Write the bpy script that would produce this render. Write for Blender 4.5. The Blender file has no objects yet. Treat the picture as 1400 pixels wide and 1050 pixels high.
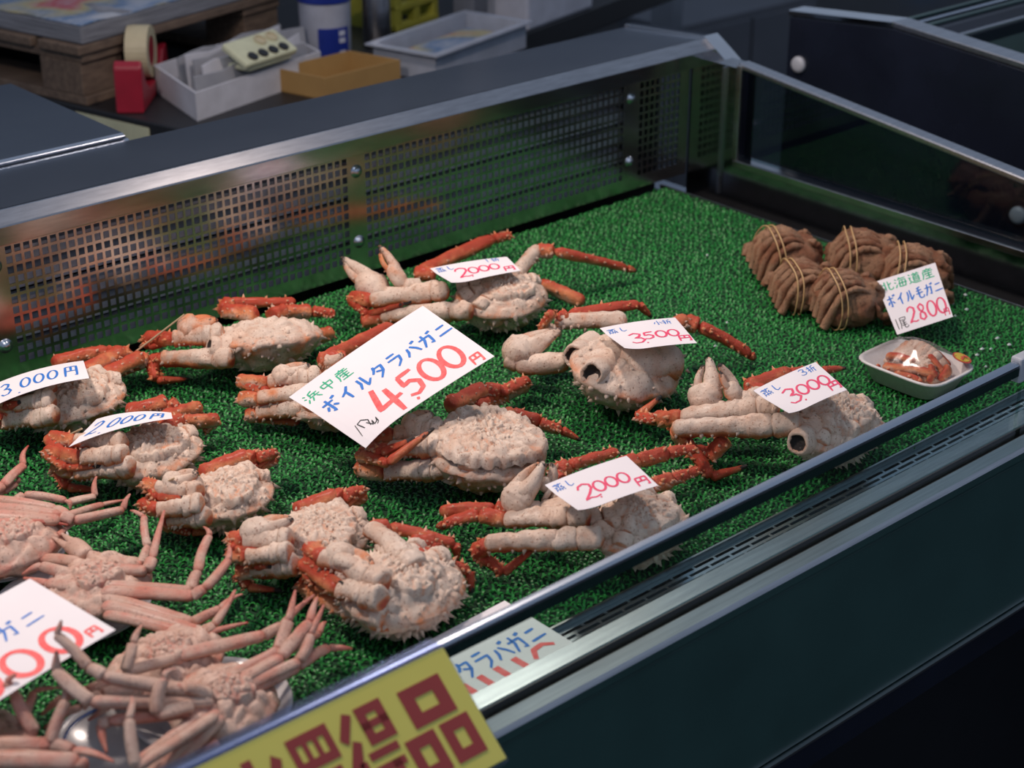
import bpy, bmesh, math, random
import numpy as np
from mathutils import Vector, Matrix, noise

# ------------------------------------------------------------------ camera, world, lights, exposure
SC = bpy.context.scene
COL = SC.collection
F_PX, CX, CY = 2353.0, 700.0, 525.0
PITCH = math.atan(1125 / F_PX)
AZ = math.atan2(2310, F_PX / math.cos(PITCH))
CAM = Vector((0, 0, 0.8))
_fh = Vector((math.sin(AZ), math.cos(AZ), 0))
RIGHT = Vector((math.cos(AZ), -math.sin(AZ), 0))
FWD = _fh * math.cos(PITCH) + Vector((0, 0, -math.sin(PITCH)))
UP = _fh * math.sin(PITCH) + Vector((0, 0, math.cos(PITCH)))

cd = bpy.data.cameras.new('camera')
cam = bpy.data.objects.new('camera', cd)
COL.objects.link(cam)
M = Matrix((RIGHT, UP, -FWD)).transposed().to_4x4()
M.translation = CAM
cam.matrix_world = M
cd.sensor_width = 36
cd.sensor_fit = 'HORIZONTAL'
cd.lens = F_PX * 36 / 1400
cd.clip_start = 0.05
cd.dof.use_dof = True
cd.dof.focus_distance = 1.68
cd.dof.aperture_fstop = 6.3
SC.camera = cam

w = bpy.data.worlds.new('market_hall_light')
SC.world = w
w.use_nodes = True
bg = w.node_tree.nodes['Background']
bg.inputs[0].default_value = (0.60, 0.74, 1.0, 1)
bg.inputs[1].default_value = 0.34

SC.view_settings.view_transform = 'Standard'
SC.view_settings.look = 'None'
SC.view_settings.gamma = 1
SC.view_settings.exposure = 0.0

def lamp(name, loc, target, power, size, color):
    ld = bpy.data.lights.new(name, 'AREA')
    ld.shape = 'DISK'
    ld.size = size
    ld.energy = power
    ld.color = color
    o = bpy.data.objects.new(name, ld)
    COL.objects.link(o)
    o.location = loc
    d = Vector(target) - Vector(loc)
    o.rotation_euler = d.to_track_quat('-Z', 'Y').to_euler()
    return o

WARM = (1.0, 0.83, 0.74)
lamp('pendant_lamp', (0.40, 1.46, 1.05), (0.62, 1.15, 0), 9.6, 0.13, WARM)
lamp('pendant_lamp', (1.34, 1.48, 1.05), (1.16, 1.15, 0), 7.4, 0.13, WARM)
lamp('hall_tube_light', (0.3, -0.6, 2.3), (0.9, 1.2, 0), 5, 0.9, (0.86, 0.90, 1.0))

# ------------------------------------------------------------------ pixel helpers (1400 x 1050 frame)
def ray(px, py):
    return FWD * F_PX + RIGHT * (px - CX) - UP * (py - CY)
def at(px, py, z=0.0):
    d = ray(px, py)
    return CAM + d * ((z - CAM.z) / d.z)
def atp(px, py, axis, val):
    d = ray(px, py)
    return CAM + d * ((val - CAM[axis]) / d[axis])
def on_plane(corners, z0, tx, ty):
    n = Vector((math.sin(math.radians(tx)), math.sin(math.radians(ty)), 1)).normalized()
    mx = sum(c[0] for c in corners) / len(corners); my = sum(c[1] for c in corners) / len(corners)
    P0 = at(mx, my, z0)
    out = []
    for c in corners:
        d = ray(*c)
        out.append(CAM + d * ((P0 - CAM).dot(n) / d.dot(n)))
    return out

# ------------------------------------------------------------------ materials
MATS = {}
def node_mat(name):
    m = bpy.data.materials.new(name)
    m.use_nodes = True
    nt = m.node_tree
    return m, nt, nt.nodes['Principled BSDF']
def N(nt, kind, **kw):
    n = nt.nodes.new(kind)
    for k, v in kw.items():
        setattr(n, k, v)
    return n
def coords(nt, scale=(1, 1, 1)):
    tc = N(nt, 'ShaderNodeTexCoord')
    mp = N(nt, 'ShaderNodeMapping')
    mp.inputs['Scale'].default_value = scale
    nt.links.new(tc.outputs['Object'], mp.inputs[0])
    return mp.outputs[0]
def noise_tex(nt, vec, scale, detail=4, rough=0.6):
    n = N(nt, 'ShaderNodeTexNoise')
    n.inputs['Scale'].default_value = scale
    n.inputs['Detail'].default_value = detail
    n.inputs['Roughness'].default_value = rough
    nt.links.new(vec, n.inputs['Vector'])
    return n.outputs['Fac']
def ramp(nt, fac, stops):
    r = N(nt, 'ShaderNodeValToRGB')
    e = r.color_ramp.elements
    while len(e) < len(stops):
        e.new(0.5)
    for i, (p, c) in enumerate(stops):
        e[i].position = p
        e[i].color = (*c, 1)
    nt.links.new(fac, r.inputs[0])
    return r.outputs[0]
def bump(nt, b, height, strength, dist=0.002):
    n = N(nt, 'ShaderNodeBump')
    n.inputs['Strength'].default_value = strength
    n.inputs['Distance'].default_value = dist
    nt.links.new(height, n.inputs['Height'])
    nt.links.new(n.outputs[0], b.inputs['Normal'])
def mixc(nt, fac, a, b, mode='MIX'):
    n = N(nt, 'ShaderNodeMix', data_type='RGBA', blend_type=mode)
    for s, v in ((0, fac), (6, a), (7, b)):
        if isinstance(v, (int, float)):
            n.inputs[s].default_value = v
        elif isinstance(v, tuple):
            n.inputs[s].default_value = (*v, 1)
        else:
            nt.links.new(v, n.inputs[s])
    return n.outputs[2]
def plain(name, c1, rough=0.5, metal=0.0, c2=None, scale=30, stretch=(1, 1, 1), bmp=0.0, spec=0.5, coat=0.0):
    """one colour mottled a little by noise"""
    m, nt, b = node_mat(name)
    if c2 is None:
        c2 = tuple(x * 0.82 for x in c1)
    v = coords(nt, stretch)
    f = noise_tex(nt, v, scale)
    nt.links.new(ramp(nt, f, [(0.3, c2), (0.7, c1)]), b.inputs['Base Color'])
    b.inputs['Roughness'].default_value = rough
    b.inputs['Metallic'].default_value = metal
    b.inputs['Specular IOR Level'].default_value = spec
    b.inputs['Coat Weight'].default_value = coat
    if bmp:
        bump(nt, b, noise_tex(nt, v, scale * 3), bmp)
    MATS[name] = m
    return m

plain('steel', (0.56, 0.57, 0.60), 0.30, 1.0, (0.40, 0.41, 0.44), 14, (1, 18, 18))
plain('steel_dark', (0.58, 0.63, 0.70), 0.27, 1.0, (0.46, 0.50, 0.57), 3.5, (1, 1, 1))
plain('steel_polished', (0.42, 0.43, 0.45), 0.14, 1.0, (0.34, 0.35, 0.37), 9, (3, 3, 3))
plain('steel_perforated', (0.60, 0.58, 0.57), 0.22, 1.0, (0.44, 0.41, 0.40), 25)
plain('chrome', (0.80, 0.81, 0.83), 0.12, 1.0, (0.7, 0.7, 0.72), 20)
plain('coil_fin', (0.62, 0.63, 0.70), 0.5, 0.0, (0.45, 0.46, 0.52), 60)
plain('steel_rim', (0.50, 0.50, 0.52), 0.20, 1.0, (0.38, 0.38, 0.40), 30, (1, 6, 6))
plain('green_paint', (0.034, 0.082, 0.075), 0.30, 0.0, (0.024, 0.060, 0.055), 7, spec=0.7)
plain('navy_paint', (0.012, 0.016, 0.030), 0.25, 0.0, (0.007, 0.009, 0.016), 6)
plain('black_plastic', (0.012, 0.013, 0.016), 0.45)
plain('dark_void', (0.006, 0.006, 0.008), 0.8)
plain('glass_rim_dark_refl', (0.012, 0.030, 0.026), 0.12, 0.0, (0.008, 0.022, 0.02), 20)
plain('rubber', (0.035, 0.025, 0.028), 0.55)
plain('turf_base', (0.006, 0.045, 0.014), 0.9)
plain('paper', (0.80, 0.76, 0.77), 0.65, 0, (0.77, 0.73, 0.745), 20, spec=0.25)
plain('ink_blue', (0.022, 0.14, 0.52), 0.6, 0, (0.03, 0.20, 0.62), 300)
plain('ink_red', (0.82, 0.07, 0.075), 0.6, 0, (0.88, 0.17, 0.16), 180)
plain('ink_pink', (0.72, 0.035, 0.115), 0.6, 0, (0.78, 0.08, 0.18), 200)
plain('ink_green', (0.03, 0.40, 0.20), 0.6, 0, (0.05, 0.47, 0.27), 200)
plain('ink_black', (0.01, 0.01, 0.012), 0.6)
plain('sign_yellow', (0.64, 0.58, 0.12), 0.35, 0, (0.60, 0.54, 0.105), 10)
plain('sign_red', (0.30, 0.040, 0.035), 0.35, 0, (0.26, 0.035, 0.03), 12)
plain('plate_white', (0.62, 0.60, 0.60), 0.2)
plain('plate_blue', (0.04, 0.07, 0.22), 0.25)
plain('foam_white', (0.74, 0.72, 0.70), 0.55, 0, (0.66, 0.63, 0.60), 200, bmp=0.15)
plain('card_white', (0.56, 0.57, 0.62), 0.6)
plain('envelope_grey', (0.34, 0.35, 0.38), 0.7, 0, (0.24, 0.25, 0.28), 12)
plain('wood', (0.17, 0.12, 0.085), 0.75, 0, (0.085, 0.058, 0.043), 8, (1, 14, 14))
plain('toothpick_wood', (0.55, 0.40, 0.24), 0.6)
plain('cardboard', (0.36, 0.22, 0.075), 0.8, 0, (0.30, 0.18, 0.06), 15)
plain('red_plastic', (0.30, 0.012, 0.03), 0.35)
plain('tape_cream', (0.52, 0.46, 0.30), 0.5)
plain('cream_plastic', (0.56, 0.58, 0.40), 0.4)
plain('bucket_white', (0.50, 0.53, 0.62), 0.35)
plain('blue_plastic', (0.012, 0.03, 0.24), 0.35)
plain('lime_plastic', (0.36, 0.35, 0.05), 0.45)
plain('tub_plastic', (0.38, 0.42, 0.50), 0.3)
plain('concrete_dark', (0.020, 0.021, 0.024), 0.85, 0, (0.011, 0.011, 0.013), 9, bmp=0.3)
plain('wall_grey', (0.13, 0.14, 0.165), 0.8, 0, (0.10, 0.11, 0.13), 3)
plain('bumper_white', (0.50, 0.52, 0.56), 0.4)
plain('band_rubber', (0.60, 0.38, 0.17), 0.45)
plain('ice', (0.75, 0.80, 0.78), 0.25)
plain('sticker_red', (0.62, 0.08, 0.05), 0.4)
plain('sticker_yellow', (0.66, 0.46, 0.05), 0.4)

def newsprint():
    m, nt, b = node_mat('newsprint')
    v = coords(nt)
    big = noise_tex(nt, v, 5, 2)
    c = ramp(nt, big, [(0.36, (0.34, 0.37, 0.42)), (0.46, (0.06, 0.14, 0.28)), (0.54, (0.34, 0.30, 0.14)), (0.60, (0.36, 0.03, 0.05)), (0.66, (0.34, 0.36, 0.40))])
    t = noise_tex(nt, coords(nt, (1, 6, 1)), 60, 1)
    c2 = mixc(nt, ramp(nt, t, [(0.45, (0, 0, 0)), (0.55, (0.35, 0.35, 0.35))]), c, (0.42, 0.44, 0.48))
    nt.links.new(c2, b.inputs['Base Color'])
    b.inputs['Roughness'].default_value = 0.7
    MATS['newsprint'] = m
newsprint()
def paper_stack():
    m, nt, b = node_mat('newspaper_edges')
    v = coords(nt, (1, 1, 60))
    nt.links.new(ramp(nt, noise_tex(nt, v, 14, 3), [(0.35, (0.10, 0.105, 0.12)), (0.65, (0.25, 0.26, 0.29))]), b.inputs['Base Color'])
    b.inputs['Roughness'].default_value = 0.8
    MATS['newspaper_edges'] = m
paper_stack()

def glass(name, tint, refl_rough=0.02, base=0.04, power=1.0):
    """flat pane: tinted see-through plus Fresnel mirror"""
    m = bpy.data.materials.new(name)
    m.use_nodes = True
    nt = m.node_tree
    nt.nodes.clear()
    out = N(nt, 'ShaderNodeOutputMaterial')
    tr = N(nt, 'ShaderNodeBsdfTransparent')
    gl = N(nt, 'ShaderNodeBsdfGlossy')
    mx = N(nt, 'ShaderNodeMixShader')
    lw = N(nt, 'ShaderNodeLayerWeight')
    lw.inputs['Blend'].default_value = 0.5
    pw = N(nt, 'ShaderNodeMath', operation='POWER'); pw.inputs[1].default_value = 4.0
    nt.links.new(lw.outputs['Facing'], pw.inputs[0])
    ma = N(nt, 'ShaderNodeMath', operation='MULTIPLY_ADD'); ma.inputs[1].default_value = 0.9; ma.inputs[2].default_value = base
    nt.links.new(pw.outputs[0], ma.inputs[0])
    v = coords(nt)
    f = noise_tex(nt, v, 40)
    nt.links.new(ramp(nt, f, [(0.3, tuple(t * 0.97 for t in tint)), (0.7, tint)]), tr.inputs[0])
    gl.inputs['Roughness'].default_value = refl_rough
    gl.inputs['Color'].default_value = (power, power, power, 1)
    nt.links.new(ma.outputs[0], mx.inputs[0])
    nt.links.new(tr.outputs[0], mx.inputs[1])
    nt.links.new(gl.outputs[0], mx.inputs[2])
    nt.links.new(mx.outputs[0], out.inputs[0])
    MATS[name] = m
glass('glass_front', (0.80, 0.90, 0.87))
glass('glass_end', (0.62, 0.70, 0.72))
glass('film', (0.97, 0.96, 0.96), 0.12, 0.04, 0.35)
glass('clear_sleeve', (0.80, 0.83, 0.92), 0.15)

def crab_mat(name, pale, mid, deep, dark, speck=0.5, rough=0.42, bumpy=0.35, scale=1.0):
    m, nt, b = node_mat(name)
    at_ = N(nt, 'ShaderNodeAttribute')
    at_.attribute_name = 'Col'
    sp = N(nt, 'ShaderNodeSeparateColor')
    nt.links.new(at_.outputs['Color'], sp.inputs[0])
    v = coords(nt)
    n1 = noise_tex(nt, v, 90 * scale, 5, 0.65)
    ad = N(nt, 'ShaderNodeMath', operation='MULTIPLY_ADD')
    nt.links.new(n1, ad.inputs[0]); ad.inputs[1].default_value = 0.5
    nt.links.new(sp.outputs[0], ad.inputs[2])
    sb = N(nt, 'ShaderNodeMath', operation='SUBTRACT')
    nt.links.new(ad.outputs[0], sb.inputs[0]); sb.inputs[1].default_value = 0.25
    pale2 = tuple(x * 0.86 for x in pale)
    tan = tuple(0.62 * p + 0.22 * q for p, q in zip(pale, mid))
    c = ramp(nt, sb.outputs[0], [(0.02, pale), (0.16, pale2), (0.30, tan), (0.50, mid), (0.85, deep)])
    n4 = noise_tex(nt, v, 24 * scale, 4, 0.6)
    c = mixc(nt, ramp(nt, n4, [(0.46, (0, 0, 0)), (0.68, (0.62, 0.62, 0.62))]), c, mixc(nt, 1.0, c, (0.86, 0.66, 0.55), 'MULTIPLY'))
    # fine brown freckles
    n2 = noise_tex(nt, v, 420 * scale, 2, 0.5)
    fr = ramp(nt, n2, [(0.61, (0, 0, 0)), (0.68, (speck, speck, speck))])
    c = mixc(nt, fr, c, tuple(x * 0.45 for x in mid))
    n5 = noise_tex(nt, v, 62 * scale, 5, 0.7)
    c = mixc(nt, ramp(nt, n5, [(0.55, (0, 0, 0)), (0.72, (0.45, 0.45, 0.45))]), c, mixc(nt, 1.0, c, (0.70, 0.50, 0.38), 'MULTIPLY'))
    # black claw tips and speckle
    n3 = noise_tex(nt, v, 260 * scale, 3, 0.6)
    th = N(nt, 'ShaderNodeMath', operation='ADD')
    nt.links.new(n3, th.inputs[0]); nt.links.new(sp.outputs[1], th.inputs[1])
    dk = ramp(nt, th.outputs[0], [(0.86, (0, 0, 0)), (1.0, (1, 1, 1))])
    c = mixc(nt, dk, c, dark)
    nt.links.new(c, b.inputs['Base Color'])
    b.inputs['Roughness'].default_value = rough
    b.inputs['Specular IOR Level'].default_value = 0.45
    b.inputs['Coat Weight'].default_value = 0.12
    b.inputs['Coat Roughness'].default_value = 0.25
    bump(nt, b, noise_tex(nt, v, 190 * scale, 7, 0.78), bumpy * 1.6, 0.006)
    MATS[name] = m
crab_mat('king_crab_shell', (0.86, 0.68, 0.545), (0.76, 0.27, 0.105), (0.52, 0.060, 0.022), (0.022, 0.016, 0.014), 0.65)
crab_mat('snow_crab_shell', (0.72, 0.50, 0.395), (0.60, 0.255, 0.19), (0.44, 0.07, 0.045), (0.05, 0.035, 0.03), 0.6, 0.38, 0.28)
crab_mat('hair_crab_shell', (0.70, 0.39, 0.225), (0.48, 0.195, 0.095), (0.19, 0.065, 0.03), (0.03, 0.016, 0.01), 0.8, 0.5, 0.8)

def turf_mat():
    m, nt, b = node_mat('turf_blade')
    a = N(nt, 'ShaderNodeAttribute'); a.attribute_name = 'Col'
    sp = N(nt, 'ShaderNodeSeparateColor')
    nt.links.new(a.outputs['Color'], sp.inputs[0])
    c = ramp(nt, sp.outputs[0], [(0.0, (0.006, 0.095, 0.014)), (0.6, (0.014, 0.20, 0.032)), (1.0, (0.050, 0.33, 0.065))])
    nt.links.new(c, b.inputs['Base Color'])
    b.inputs['Roughness'].default_value = 0.42
    b.inputs['Specular IOR Level'].default_value = 0.4
    MATS['turf_blade'] = m
turf_mat()
def emit(name, col, s):
    m, nt, b = node_mat(name)
    b.inputs['Base Color'].default_value = (*col, 1)
    b.inputs['Emission Color'].default_value = (*col, 1)
    b.inputs['Emission Strength'].default_value = s
    MATS[name] = m
emit('blue_lamp', (0.02, 0.30, 0.9), 1.2)

# ------------------------------------------------------------------ mesh builder
class MB:
    def __init__(s):
        s.v = []; s.f = []; s.c = []
    def add(s, vs, fs, cols=None):
        k = len(s.v)
        s.v.extend([tuple(p) for p in vs])
        s.f.extend([tuple(i + k for i in q) for q in fs])
        s.c.extend(cols if cols is not None else [(0, 0, 0)] * len(vs))
    def box(s, x0, x1, y0, y1, z0, z1):
        vs = [(x, y, z) for z in (z0, z1) for y in (y0, y1) for x in (x0, x1)]
        s.add(vs, [(0, 2, 3, 1), (4, 5, 7, 6), (0, 1, 5, 4), (2, 6, 7, 3), (0, 4, 6, 2), (1, 3, 7, 5)])
        return s
    def obox(s, o, a, b, c):
        """box from corner o with edge vectors a, b, c"""
        o = Vector(o); a = Vector(a); b = Vector(b); c = Vector(c)
        vs = [o + a * i + b * j + c * k for k in (0, 1) for j in (0, 1) for i in (0, 1)]
        s.add(vs, [(0, 2, 3, 1), (4, 5, 7, 6), (0, 1, 5, 4), (2, 6, 7, 3), (0, 4, 6, 2), (1, 3, 7, 5)])
        return s
    def prism_x(s, prof, x0, x1):
        """profile of (y, z) pushed along x"""
        n = len(prof)
        vs = [(x0, y, z) for y, z in prof] + [(x1, y, z) for y, z in prof]
        fs = [(i, (i + 1) % n, (i + 1) % n + n, i + n) for i in range(n)]
        fs += [tuple(range(n))[::-1], tuple(range(n, 2 * n))]
        s.add(vs, fs)
        return s
    def lathe(s, c, prof, seg=32, axis=(0, 0, 1), caps=True):
        ax = Vector(axis).normalized()
        q = ax.to_track_quat('Z', 'Y')
        c = Vector(c)
        vs = []
        for r, h in prof:
            for i in range(seg):
                t = 2 * math.pi * i / seg
                vs.append(c + q @ Vector((r * math.cos(t), r * math.sin(t), h)))
        fs = []
        for j in range(len(prof) - 1):
            for i in range(seg):
                fs.append((j * seg + i, j * seg + (i + 1) % seg, (j + 1) * seg + (i + 1) % seg, (j + 1) * seg + i))
        if caps:
            fs.append(tuple(range(seg))[::-1])
            fs.append(tuple(range((len(prof) - 1) * seg, len(prof) * seg)))
        s.add(vs, fs)
        return s
    def wire(s, pts, r, seg=6, closed=False, col=(0, 0, 0)):
        pts = [Vector(p) for p in pts]
        n = len(pts)
        vs = []
        for i, p in enumerate(pts):
            if closed:
                d = pts[(i + 1) % n] - pts[i - 1]
            else:
                d = pts[min(i + 1, n - 1)] - pts[max(i - 1, 0)]
            d.normalize()
            u = d.cross(Vector((0, 0, 1)))
            if u.length < 1e-3:
                u = d.cross(Vector((0, 1, 0)))
            u.normalize(); w_ = u.cross(d)
            rr = r[i] if isinstance(r, (list, tuple)) else r
            for k in range(seg):
                t = 2 * math.pi * k / seg
                vs.append(p + u * (rr * math.cos(t)) + w_ * (rr * math.sin(t)))
        fs = []
        for i in range(n if closed else n - 1):
            a = i * seg; b_ = ((i + 1) % n) * seg
            for k in range(seg):
                fs.append((a + k, a + (k + 1) % seg, b_ + (k + 1) % seg, b_ + k))
        if not closed:
            fs.append(tuple(range(seg))[::-1]); fs.append(tuple(range((n - 1) * seg, n * seg)))
        s.add(vs, fs, [col] * len(vs))
        return s
    def build(s, name, mat, parent=None, smooth=False, bevel=0.0, kind=None):
        me = bpy.data.meshes.new(name)
        off = parent.matrix_world.translation if parent is not None else Vector((0, 0, 0))
        if parent is not None:
            off = WORLD_LOC[parent.name]
        me.from_pydata([(v[0] - off[0], v[1] - off[1], v[2] - off[2]) for v in s.v], [], s.f)
        if any(c != (0, 0, 0) for c in s.c):
            ca = me.color_attributes.new('Col', 'FLOAT_COLOR', 'POINT')
            arr = np.ones((len(s.v), 4), np.float32)
            arr[:, :3] = np.array(s.c, np.float32)
            ca.data.foreach_set('color', arr.ravel())
        if smooth:
            me.polygons.foreach_set('use_smooth', [True] * len(me.polygons))
        me.materials.append(MATS[mat])
        me.update()
        o = bpy.data.objects.new(name, me)
        COL.objects.link(o)
        if parent is not None:
            o.parent = parent
        WORLD_LOC[o.name] = Vector(off)
        if bevel:
            md = o.modifiers.new('bevel', 'BEVEL')
            md.width = bevel; md.segments = 2; md.limit_method = 'ANGLE'
        if kind:
            o['kind'] = kind
        return o
WORLD_LOC = {}
def thing(name, loc, label, cat, group=None):
    o = bpy.data.objects.new(name, None)
    COL.objects.link(o)
    o.location = loc
    o.empty_display_size = 0.02
    WORLD_LOC[o.name] = Vector(loc)
    o['label'] = label; o['category'] = cat
    if group:
        o['group'] = group
    return o
def tag(o, label, cat, group=None):
    o['label'] = label; o['category'] = cat
    if group:
        o['group'] = group
    return o
def struct(o):
    o['kind'] = 'structure'
    return o
def sheet(mb, plane, xs, ys, hole, c0, thick):
    """perforated sheet: cells of the grid xs x ys, hole(i, j) leaves a cell out; plane 'xy' or 'xz' at c0"""
    def P(x, y, d):
        return (x, y, c0 + d) if plane == 'xy' else (x, c0 + d, y)
    nx, ny = len(xs), len(ys)
    vs = [P(x, y, d) for d in (0, thick) for y in ys for x in xs]
    idx = lambda i, j, k: k * nx * ny + j * nx + i
    solid = [[not hole(i, j) for j in range(ny - 1)] for i in range(nx - 1)]
    fs = []
    for i in range(nx - 1):
        for j in range(ny - 1):
            if not solid[i][j]:
                continue
            fs.append((idx(i, j, 0), idx(i + 1, j, 0), idx(i + 1, j + 1, 0), idx(i, j + 1, 0)))
            fs.append((idx(i, j, 1), idx(i, j + 1, 1), idx(i + 1, j + 1, 1), idx(i + 1, j, 1)))
            for di, dj, a, b_ in ((-1, 0, (i, j), (i, j + 1)), (1, 0, (i + 1, j + 1), (i + 1, j)), (0, -1, (i + 1, j), (i, j)), (0, 1, (i, j + 1), (i + 1, j + 1))):
                ii, jj = i + di, j + dj
                if 0 <= ii < nx - 1 and 0 <= jj < ny - 1 and solid[ii][jj]:
                    continue
                fs.append((idx(*a, 0), idx(*b_, 0), idx(*b_, 1), idx(*a, 1)))
    mb.add(vs, fs)
def screw(parent, c, axis=(0, -1, 0), r=0.0055):
    m = MB()
    m.lathe(c, [(r * 1.5, 0), (r * 1.5, 0.0008), (r, 0.001), (r * 0.95, 0.0028), (r * 0.55, 0.0042), (0.0004, 0.0046)], 14, axis)
    return m.build('screw', 'steel_dark', parent, smooth=True)

# ------------------------------------------------------------------ the setting
struct(MB().box(-3, 7, -2, 9, -0.83, -0.80).build('floor', 'concrete_dark'))
struct(MB().box(-3, 7, 6.2, 6.3, -0.80, 2.6).build('wall_back', 'wall_grey'))

# ------------------------------------------------------------------ refrigerated display case
X0, X1 = 0.02, 1.75
case = thing('display_case', (0.9, 1.2, -0.80), 'low stainless steel refrigerated display case with green front holding the crabs', 'display case')
m = MB(); m.box(X0, 1.79, 0.95, 1.70, -0.80, -0.213); m.build('plinth', 'black_plastic', case)
m = MB(); m.box(X0, 1.79, 0.785, 1.755, -0.213, -0.032); m.build('body', 'steel_dark', case)
m = MB(); m.box(X0, 1.79, 0.7812, 0.785, -0.1725, 0.0065); m.build('front_panel', 'green_paint', case, bevel=0.001)
m = MB(); m.prism_x([(0.7785, 0.0085), (0.7775, 0.012), (0.7775, 0.019), (0.781, 0.0195), (0.787, 0.0195), (0.787, 0.0085)], X0, 1.79)
m.build('front_band', 'green_paint', case)
m = MB(); m.prism_x([(0.7765, -0.1768), (0.7765, -0.1742), (0.785, -0.1738), (0.785, -0.1775)], X0, 1.79); m.build('front_trim', 'chrome', case)
m = MB(); m.prism_x([(0.782, -0.2105), (0.781, -0.1785), (0.787, -0.1785), (0.787, -0.2105)], X0, 1.79); m.build('lower_strip', 'navy_paint', case)
m = MB(); m.prism_x([(0.8315, -0.03), (0.8315, 0.018), (0.830, 0.0205), (0.812, 0.0205), (0.811, 0.0190), (0.811, 0.004), (0.800, 0.004), (0.800, -0.03)], X0, 1.79)
m.build('inner_rail', 'steel', case)
m = MB(); m.prism_x([(0.799, -0.02), (0.799, 0.0190), (0.798, 0.0205), (0.781, 0.0225), (0.7785, 0.0212), (0.7775, 0.0192), (0.785, 0.0192), (0.785, -0.02)], X0, 1.79)
m.build('outer_rail', 'steel', case)
m = MB(); m.box(X0, 1.79, 0.8094, 0.8110, 0.004, 0.0198); m.box(X0, 1.79, 0.7990, 0.8006, 0.004, 0.0188); m.build('gasket', 'rubber', case)
def pane(xa, xb):
    m = MB(); m.box(xa, xb, 0.801, 0.809, 0.005, 0.1015)
    o = m.build('front_glass', 'glass_front', case)
    m = MB(); m.prism_x([(0.8002, 0.0990), (0.8002, 0.1015), (0.8020, 0.1038), (0.8045, 0.1043), (0.8075, 0.1040), (0.8098, 0.1020), (0.8098, 0.0990)], xa, xb)
    m.build('glass_edge', 'steel_dark', o, smooth=False)
    m = MB(); m.prism_x([(0.8001, 0.0900), (0.8001, 0.0988), (0.8099, 0.0988), (0.8099, 0.0900)], xa, xb)
    m.build('edge_strip', 'glass_rim_dark_refl', o)  # green rim, with the trim front's dark reflection put into its colour
pane(X0, 1.372); pane(1.380, 1.748)
m = MB(); m.box(1.362, 1.390, 0.7985, 0.8115, 0.082, 0.108); m.build('glass_clip', 'bumper_white', case, bevel=0.002)
# air grille behind the rail, with its rows of slots
xs = [X0]; x = X0 + 0.006
while x < 1.745:
    xs += [x, x + 0.0105, x + 0.0135, x + 0.024]
    x += 0.027
xs = sorted(set(round(v, 5) for v in xs)) + [X1]
ys = [0.8315, 0.8445, 0.8480, 0.8520, 0.8555, 0.8590, 0.8625, 0.8660, 0.8695, 0.8740]
def slot(i, j):
    k = (i - 1) % 4
    if i == 0 or i >= len(xs) - 2: return False
    if j in (1, 5): return k in (0, 1, 2)
    if j in (3, 7): return k in (2, 3, 0)
    return False
m = MB(); sheet(m, 'xy', xs, ys, slot, -0.004, 0.0015); m.build('air_grille', 'steel_dark', case)
m = MB(); m.box(X0, X1, 0.8315, 0.8740, -0.031, -0.028); m.build('grille_pan', 'dark_void', case)
m = MB(); m.box(X0, 1.697, 0.8742, 0.8762, -0.03, 0.0035); m.build('tray_lip', 'steel', case)
m = MB(); m.box(1.6972, 1.6992, 0.8742, 1.600, -0.03, 0.0035); m.build('tray_lip', 'steel', case)
m = MB(); m.box(X0, 1.75, 0.8315, 1.66, -0.034, -0.030); m.build('inner_pan', 'dark_void', case)
# perforated back panels
PY, HP, HZ = 1.600, 0.0103, 0.0113
def perforated(xa, xb, sa, sb, bolts):
    xs = [xa]; n = int((xb - sb - xa - sa + 0.0035) / HP)
    st = xa + sa + ((xb - sb - xa - sa) - (n * HP - 0.0033)) / 2
    for i in range(n):
        xs += [st + i * HP, st + i * HP + 0.0070]
    xs.append(xb)
    zs = [0.008]
    for j in range(13):
        zs += [0.0262 + j * HZ, 0.0262 + j * HZ + 0.0079]
    zs.append(0.1765)
    m = MB()
    sheet(m, 'xz', xs, zs, lambda i, j: i % 2 == 1 and j % 2 == 1, PY, 0.0012)
    o = m.build('perforated_panel', 'steel_perforated', case)
    for bx in bolts:
        for bz in (0.0500, 0.1400):
            screw(o, (bx, PY, bz))
perforated(0.236, 0.7005, 0.012, 0.012, [])
perforated(0.7005, 1.1675, 0.012, 0.012, [0.7005])
perforated(1.1675, 1.634, 0.012, 0.012, [1.1675])
perforated(1.634, 1.749, 0.014, 0.016, [1.634])
for k in range(6):      # cooling fins seen through the holes
    z = 0.020 + k * 0.0283
    m = MB(); m.prism_x([(1.612, z), (1.612, z + 0.0165), (1.628, z + 0.0195), (1.628, z + 0.003)], X0, X1 - 0.12); m.build('cooling_fin', 'coil_fin', case)
m = MB(); m.box(X0, 1.75, 1.66, 1.67, -0.03, 0.18); m.build('inner_back', 'dark_void', case)
# back rim and counter top
m = MB(); m.prism_x([(1.583, 0.1665), (1.5822, 0.1868), (1.5832, 0.1880), (1.6010, 0.1985), (1.606, 0.1985), (1.606, 0.1765), (1.597, 0.1765), (1.597, 0.1665)], X0, 1.785)
m.build('back_rim', 'steel_rim', case, bevel=0.0008)
m = MB(); m.prism_x([(1.606, 0.1775), (1.606, 0.1978), (1.757, 0.1858), (1.757, 0.06), (1.70, 0.06), (1.70, 0.1775)], X0, 1.785); m.build('counter_top', 'steel_dark', case)
m = MB(); m.prism_x([(1.590, 0.1945), (1.600, 0.2015), (1.760, 0.1895), (1.760, 0.180), (1.60, 0.188)], 1.778, 1.796); m.build('end_trim', 'chrome', case, bevel=0.0015)
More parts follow.
